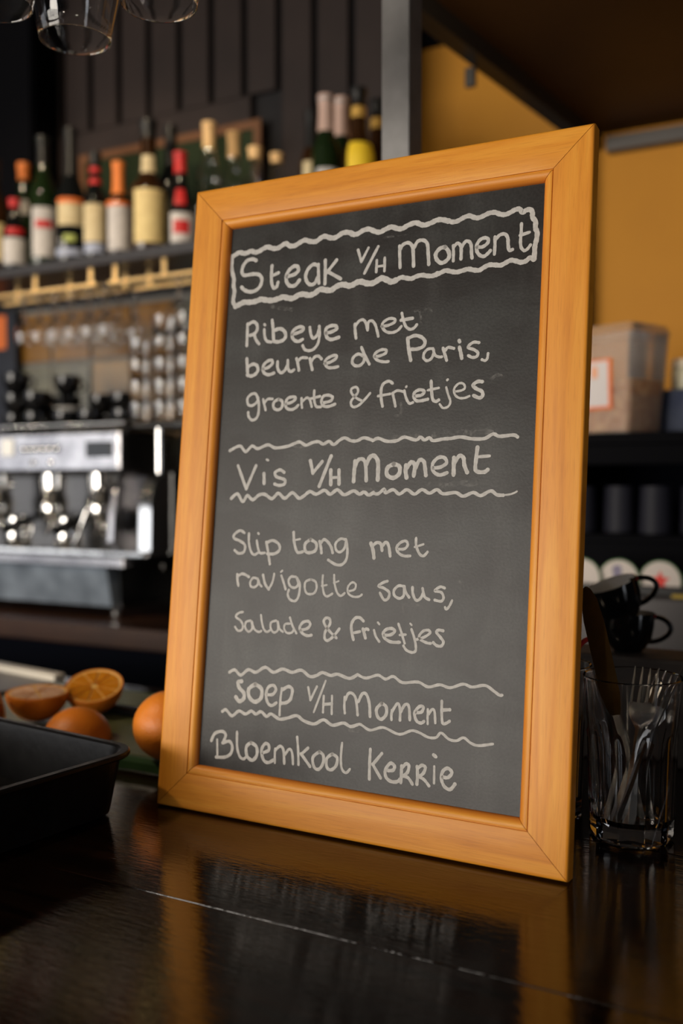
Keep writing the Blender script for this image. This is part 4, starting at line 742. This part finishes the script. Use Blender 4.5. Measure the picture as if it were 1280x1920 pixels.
# ---------------------------------------------------------------- cups behind the cutlery glass
cbx = thing('grey_box', 'low grey box on the bar under the two black cups', 'box', (0.3966, .405, ZB))
MB().box(-.13, .16, -.04, .035, 0, .1165-ZB, .004).build('box_body', mat('warm_grey_metal', (.075, .065, .06), .5, .3), cbx)
def bar_cup(loc, rot, lab):
    t = thing('black_cup', lab, 'cup', loc, rot, 'black cups beside the cutlery glass')
    MB().lathe(cup_mesh(.0295, .044)[:7]+[(.0293, .0445), (.028, .0443)], 40).build('cup_body', M_GLOSSBLK, t)
    MB().lathe([(.028, .0443), (.0277, .042), (.026, .028), (.022, .012), (.012, .006), (.0005, .0055)], 40).build('white_inside', M_WHITE, t)
    MB().tube([(.0265+.021*math.sin(a)-.0035*max(0, -math.cos(a)), 0, .0255+.0145*math.cos(a)) for a in [-.25+(PI+.55)*i/16 for i in range(17)]], [.0036]*17, 10, flat=.8).build('handle', M_GLOSSBLK, t)
    MB().lathe([(.0301, .0405), (.0303, .0415), (.0302, .043)], 12, a0=-.5, a1=.15).build('red_mark', mat('red_glaze', (.5, .01, .02), .3), t)
    return t
bar_cup((0.3567, 0.402, 0.1167), (0, 0, .38), 'upright black cup with ring handle, under the tilted cup')
bar_cup((0.3527, 0.398, 0.1532), (.10, -.36, .38), 'tilted black cup with pale inside, lying on the lower cup')

# ---------------------------------------------------------------- faceted tumblers with cutlery
def facet_tumbler(name, lab, loc, rz, R=.0425, r0=.0362, h=.142):
    """ten flat facets below, round flared rim above, thick base"""
    t = thing(name, lab, 'glass', loc, (0, 0, rz)); mb = MB(); n = 80; F = 10
    def ring(r, z, fac):
        out = []
        for i in range(n):
            a = 2*PI*i/n; b = (a % (2*PI/F))-PI/F
            rr = r*((1-fac)+fac*math.cos(PI/F)/math.cos(b)); out.append((rr*math.cos(a), rr*math.sin(a), z))
        return out
    prof = [(.0005, .004, 0), (r0*.8, .003, .6), (r0*.93, .0005, 1), (r0*.99, .003, 1), (r0*1.0, .016, 1), (r0*1.03, .05, 1), (r0*1.06, .082, 1), (r0*1.075, .091, .9), (r0*1.06, .097, .25), (r0*1.075, .104, 0), (R-.0005, .139, 0), (R, h-.001, 0), (R-.0008, h, 0),
            (R-.0023, h-.001, 0), (r0*1.075-.0026, .104, 0), (r0*1.03-.003, .09, 0), (r0*1.0-.0036, .05, 0), (r0*.97-.0038, .021, 0), (r0*.8, .0165, 0), (.0005, .0155, 0)]
    for r, z, f_ in prof: mb.v += ring(r, z, f_)
    for j in range(len(prof)-1):
        for i in range(n): k = (i+1) % n; mb.f.append((j*n+i, j*n+k, (j+1)*n+k, (j+1)*n+i))
    mb.build('glass_body', M_GLASS, t, ang=14); return t
tl = (0.4196, 0.1313, 0.0)
TX, TY = .4195, .133
facet_tumbler('cutlery_glass', 'faceted clear tumbler full of forks and knives right of the menu board', (TX, TY, ZB), .2)
TX2, TY2 = (0.3338, 0.1586)
facet_tumbler('cutlery_glass', 'second faceted tumbler mostly hidden behind the right edge of the board', (TX2, TY2, ZB), .5)
M_CUT = mat('cutlery_steel', (.60, .58, .55), .24, 1)
M_BLADE = mat('warm_reflection_blade', (.20, .115, .030), .6, .0, noise=(40, (.13, .075, .02)))  # warm reflection on the steel blade painted in as its matte colour
def frame_mat(p, q, twist=0):
    """matrix with local +Z from p to q, origin p"""
    d = (Vector(q)-Vector(p)).normalized(); R_ = d.to_track_quat('Z', 'Y').to_matrix().to_4x4()
    return Matrix.Translation(p) @ R_ @ Matrix.Rotation(twist, 4, 'Z'), (Vector(q)-Vector(p)).length
def strip(prof, th):
    """flat metal strip: prof = [(z, half width, y offset)]"""
    mb = MB(); n = len(prof)
    for z, hw_, yo in prof: mb.v += [(-hw_, yo, z), (0, yo+th/2, z), (hw_, yo, z), (0, yo-th/2, z)]
    for i in range(n-1):
        for k in range(4): mb.f.append((4*i+k, 4*i+(k+1) % 4, 4*i+4+(k+1) % 4, 4*i+4+k))
    mb.f += [(3, 2, 1, 0), tuple(4*(n-1)+k for k in range(4))]; return mb
def place(o, p, q, twist):
    M, L = frame_mat(p, q, twist); M = Matrix.Translation((0, 0, T)) @ M; o.matrix_world = M; return L
def fork(lab, p, q, twist):
    L = (Vector(q)-Vector(p)).length
    t = thing('fork', lab, 'fork', (0, 0, 0), group='cutlery in the glass')
    a = L-.055
    strip([(0, .006, 0), (.01, .0078, 0), (.05, .0058, 0), (a*.75, .003, 0), (a, .0032, .001), (a+.008, .0085, .003), (a+.016, .0115, .0035), (a+.024, .0118, .003)], .003).build('handle', M_CUT, t)
    for k in range(4):
        x = -.0099+.0066*k
        MB().tube([(x, .003, a+.0225), (x, .0015, a+.035), (x, .0005, a+.048), (x, .0015, L)], [.0019, .0016, .0013, .0006], 6, flat=.7).build('tine', M_CUT, t)
    place(t, p, q, twist); return t
def knife(lab, p, q, twist, m=None, wid=.0095, cat='knife'):
    L = (Vector(q)-Vector(p)).length
    t = thing('table_knife', lab, cat, (0, 0, 0), group='cutlery in the glass')
    strip([(0, .006, 0), (.02, .0065, 0), (L*.45, .0052, 0)], .006).build('handle', M_CUT, t)
    strip([(L*.45, .005, 0), (L*.48, .0075, 0), (L*.55, wid, 0), (L*.85, wid*1.02, 0), (L*.95, wid*.8, 0), (L*.99, wid*.4, 0), (L, .0012, 0)], .0016).build('blade', m or M_CUT, t)
    place(t, p, q, twist); return t
knife('broad warm reflecting knife leaning left out of the cutlery glass', (0.4225, 0.1457, 0.0127), (0.3844, 0.1084, 0.218), 0.45, M_BLADE, .0105)
fork('fork standing upright at the back of the cutlery glass', (0.4195, 0.1168, 0.0138), (0.4255, 0.1625, 0.1423), 0.35)
fork('fork leaning right in the cutlery glass, seen edge on', (0.4021, 0.121, 0.012), (0.4432, 0.1743, 0.1371), 1.0)
knife('thin knife leaning right out of the cutlery glass', (0.4094, 0.1091, 0.0168), (0.4652, 0.1551, 0.1642), 2.5, None, .0062)
knife('slim knife leaning left inside the cutlery glass', (0.432, 0.1417, 0.0107), (0.3893, 0.1315, 0.1394), .9)
rs = thing('red_spoon', 'red handled spoon in the hidden tumbler, its tip beside the board', 'spoon', (0, 0, 0))
Pr = catmull([(0.343, 0.1607, 0.0007), (0.3539, 0.17, 0.1157), (0.3605, 0.1746, 0.1533), (0.3709, 0.1806, 0.1628)], 6)
MB().tube(Pr, .0035, 8, flat=.6).build('handle', mat('red_plastic', (.5, .03, .03), .3), rs)


# ---------------------------------------------------------------- black tub
tub = thing('black_tub', 'black plastic bar tub in the lower left foreground', 'tub', (0.0052, -0.0214, -0.0018), (0, 0, math.radians(-6.2)))
def rr(x0, x1, y0, y1, z, r, k=6):
    out = []
    for cx, cy, a in ((x1-r, y1-r, 0), (x0+r, y1-r, PI/2), (x0+r, y0+r, PI), (x1-r, y0+r, 3*PI/2)):
        for i in range(k+1): an = a+PI/2*i/k; out.append((cx+r*math.cos(an), cy+r*math.sin(an), z))
    return out
TW, TL, TZ = .30, .40, .062
prof = [(.030, .0005, .02), (.024, 0, .024), (.016, .004, .026), (.0075, .054, .030), (.0070, .056, .030), (.001, .0565, .034), (0, .058, .034), (0, .0605, .034), (.001, .062, .034), (.007, .062, .030), (.0095, .0605, .028), (.0105, .057, .027), (.0185, .0065, .023), (.026, .003, .02)]
mb = MB(); nn = 28
for o_, z, r in prof: mb.v += rr(-TW+o_, -o_, -TL+o_, -o_, z, r)
for j in range(len(prof)-1):
    for i in range(nn): k = (i+1) % nn; mb.f.append((j*nn+i, j*nn+k, (j+1)*nn+k, (j+1)*nn+i))
mb.f.append(tuple(range(nn-1, -1, -1))); mb.f.append(tuple((len(prof)-1)*nn+i for i in range(nn)))
mb.build('tub_body', mat('scuffed_black_plastic', (.0035, .0035, .004), .3, noise=(45, (.007, .007, .0075), 6), bump=(160, .2), spec=.14), tub)

# ---------------------------------------------------------------- cutting board, oranges, knife
cb = thing('cutting_board', 'green plastic cutting board under the oranges behind the tub', 'cutting board', (-.20, .205, ZB), (0, 0, .02))
MB().box(-.26, .24, -.135, .145, .0, .0165, .004).build('board_slab', mat('green_cutting_board', (.03, .07, .025), .3, noise=(30, (.02, .05, .018))), cb)
MB().box(-.25, .23, -.125, .135, .0166, .0172, .0002).build('top_face', mat('pale_scored_plastic', (.115, .12, .05), .3, noise=(22, (.07, .085, .035)), bump=(80, .3)), cb)
wt = thing('white_tray', 'grey tray with a white far rim on the bar left of the oranges', 'tray', (-.70, .37, ZB), (0, 0, -.16))
MB().box(-.25, .19, -.06, .04, .0, .006, .002).build('tray_floor', mat('grey_tray_metal', (.16, .15, .15), .35, .4), wt)
MB().box(-.25, .19, .0405, .062, .0, .016, .003).build('white_rim', mat('white_plastic', (.62, .58, .50), .35), wt)
M_PEEL = mat('orange_peel', (.72, .22, .018), .42, noise=(30, (.66, .185, .012)), bump=(420, .5), sss=.1)
M_PITH = mat('orange_pith', (.80, .52, .16), .5); M_FLESH = mat('orange_flesh', (.60, .23, .012), .3, noise=(130, (.52, .17, .008)), bump=(180, .7), sss=.15)
M_SQZ = mat('squeezed_pulp', (.62, .33, .16), .35, noise=(90, (.75, .5, .32)), bump=(120, 1.2))
def half_orange(lab, loc, rot, r=.0375, flesh=M_FLESH):
    t = thing('half_orange', lab, 'orange', loc, rot, 'halved oranges on the cutting board')
    P = [(r*math.sin(a), -r*.93*math.cos(a)) for a in [PI/2*i/14 for i in range(15)]]; P[0] = (.0004, P[0][1])
    MB().lathe(P+[(r*.985, .0008), (r*.93, .0004)], 36, cap0=True).build('peel', M_PEEL, t)
    MB().lathe([(r*.93, .0004), (r*.90, -.0003), (.0004, -.0012)], 36).build('pith', M_PITH, t)
    for k in range(10):
        a = 2*PI*k/10; vs = []; am = PI/10*.88
        vs.append((math.cos(a)*r*.11, math.sin(a)*r*.11))
        for j in range(6): b = a-am+2*am*j/5; vs.append((math.cos(b)*r*.85, math.sin(b)*r*.85))
        MB().prism(vs, -.002, .0007, 'z').build('segment', flesh, t)
    return t
CBZ = ZB+.0172
half_orange('squeezed half orange with the cut side up, leftmost of the full halves', (-0.3011, 0.1437, 0.0514), (.04, .03, .3), .0375, M_SQZ)
half_orange('half orange tilted to show its cut face, farthest back on the board', (-0.2602, 0.1991, 0.0534), (.42, .0, .5), .0365)
half_orange('half orange lying cut side down behind the tub rim', (-0.1956, 0.1009, 0.0164), (PI, .0, .2), .0385)
half_orange('half orange on its side, cut by the left picture edge', (-0.3028, 0.0718, 0.0494), (1.2, .4, 1.9), .036, mat('dark_flesh', (.30, .06, .01), .3))
wo = thing('whole_orange', 'whole orange half hidden behind the left side of the menu board', 'orange', (-0.0518, 0.0867, 0.0514))
MB().lathe([(.0005, -.036)]+[(.0385*math.cos(a), .0365*math.sin(a)) for a in [-PI/2+.12+PI*.96*i/18 for i in range(18)]]+[(.003, .0355), (.0005, .0345)], 40).build('peel', M_PEEL, wo)
MB().lathe([(.0005, .0362), (.003, .0358), (.0035, .035), (.0005, .0348)], 10).build('stem_button', mat('green_stem', (.12, .10, .03), .6), wo)
ok = thing('kitchen_knife', 'dark handled kitchen knife lying on the green cutting board', 'knife', (-0.2454, 0.2206, 0.0155), (0, 0, -.05))
MB().box(-.055, .045, -.008, .008, .0, .012, .004).build('handle', M_GLOSSBLK, ok)
MB().prism([(.045, -.012), (.17, -.012), (.19, -.004), (.165, .012), (.045, .012)], .004, .006, 'z').build('blade', M_STEEL, ok)
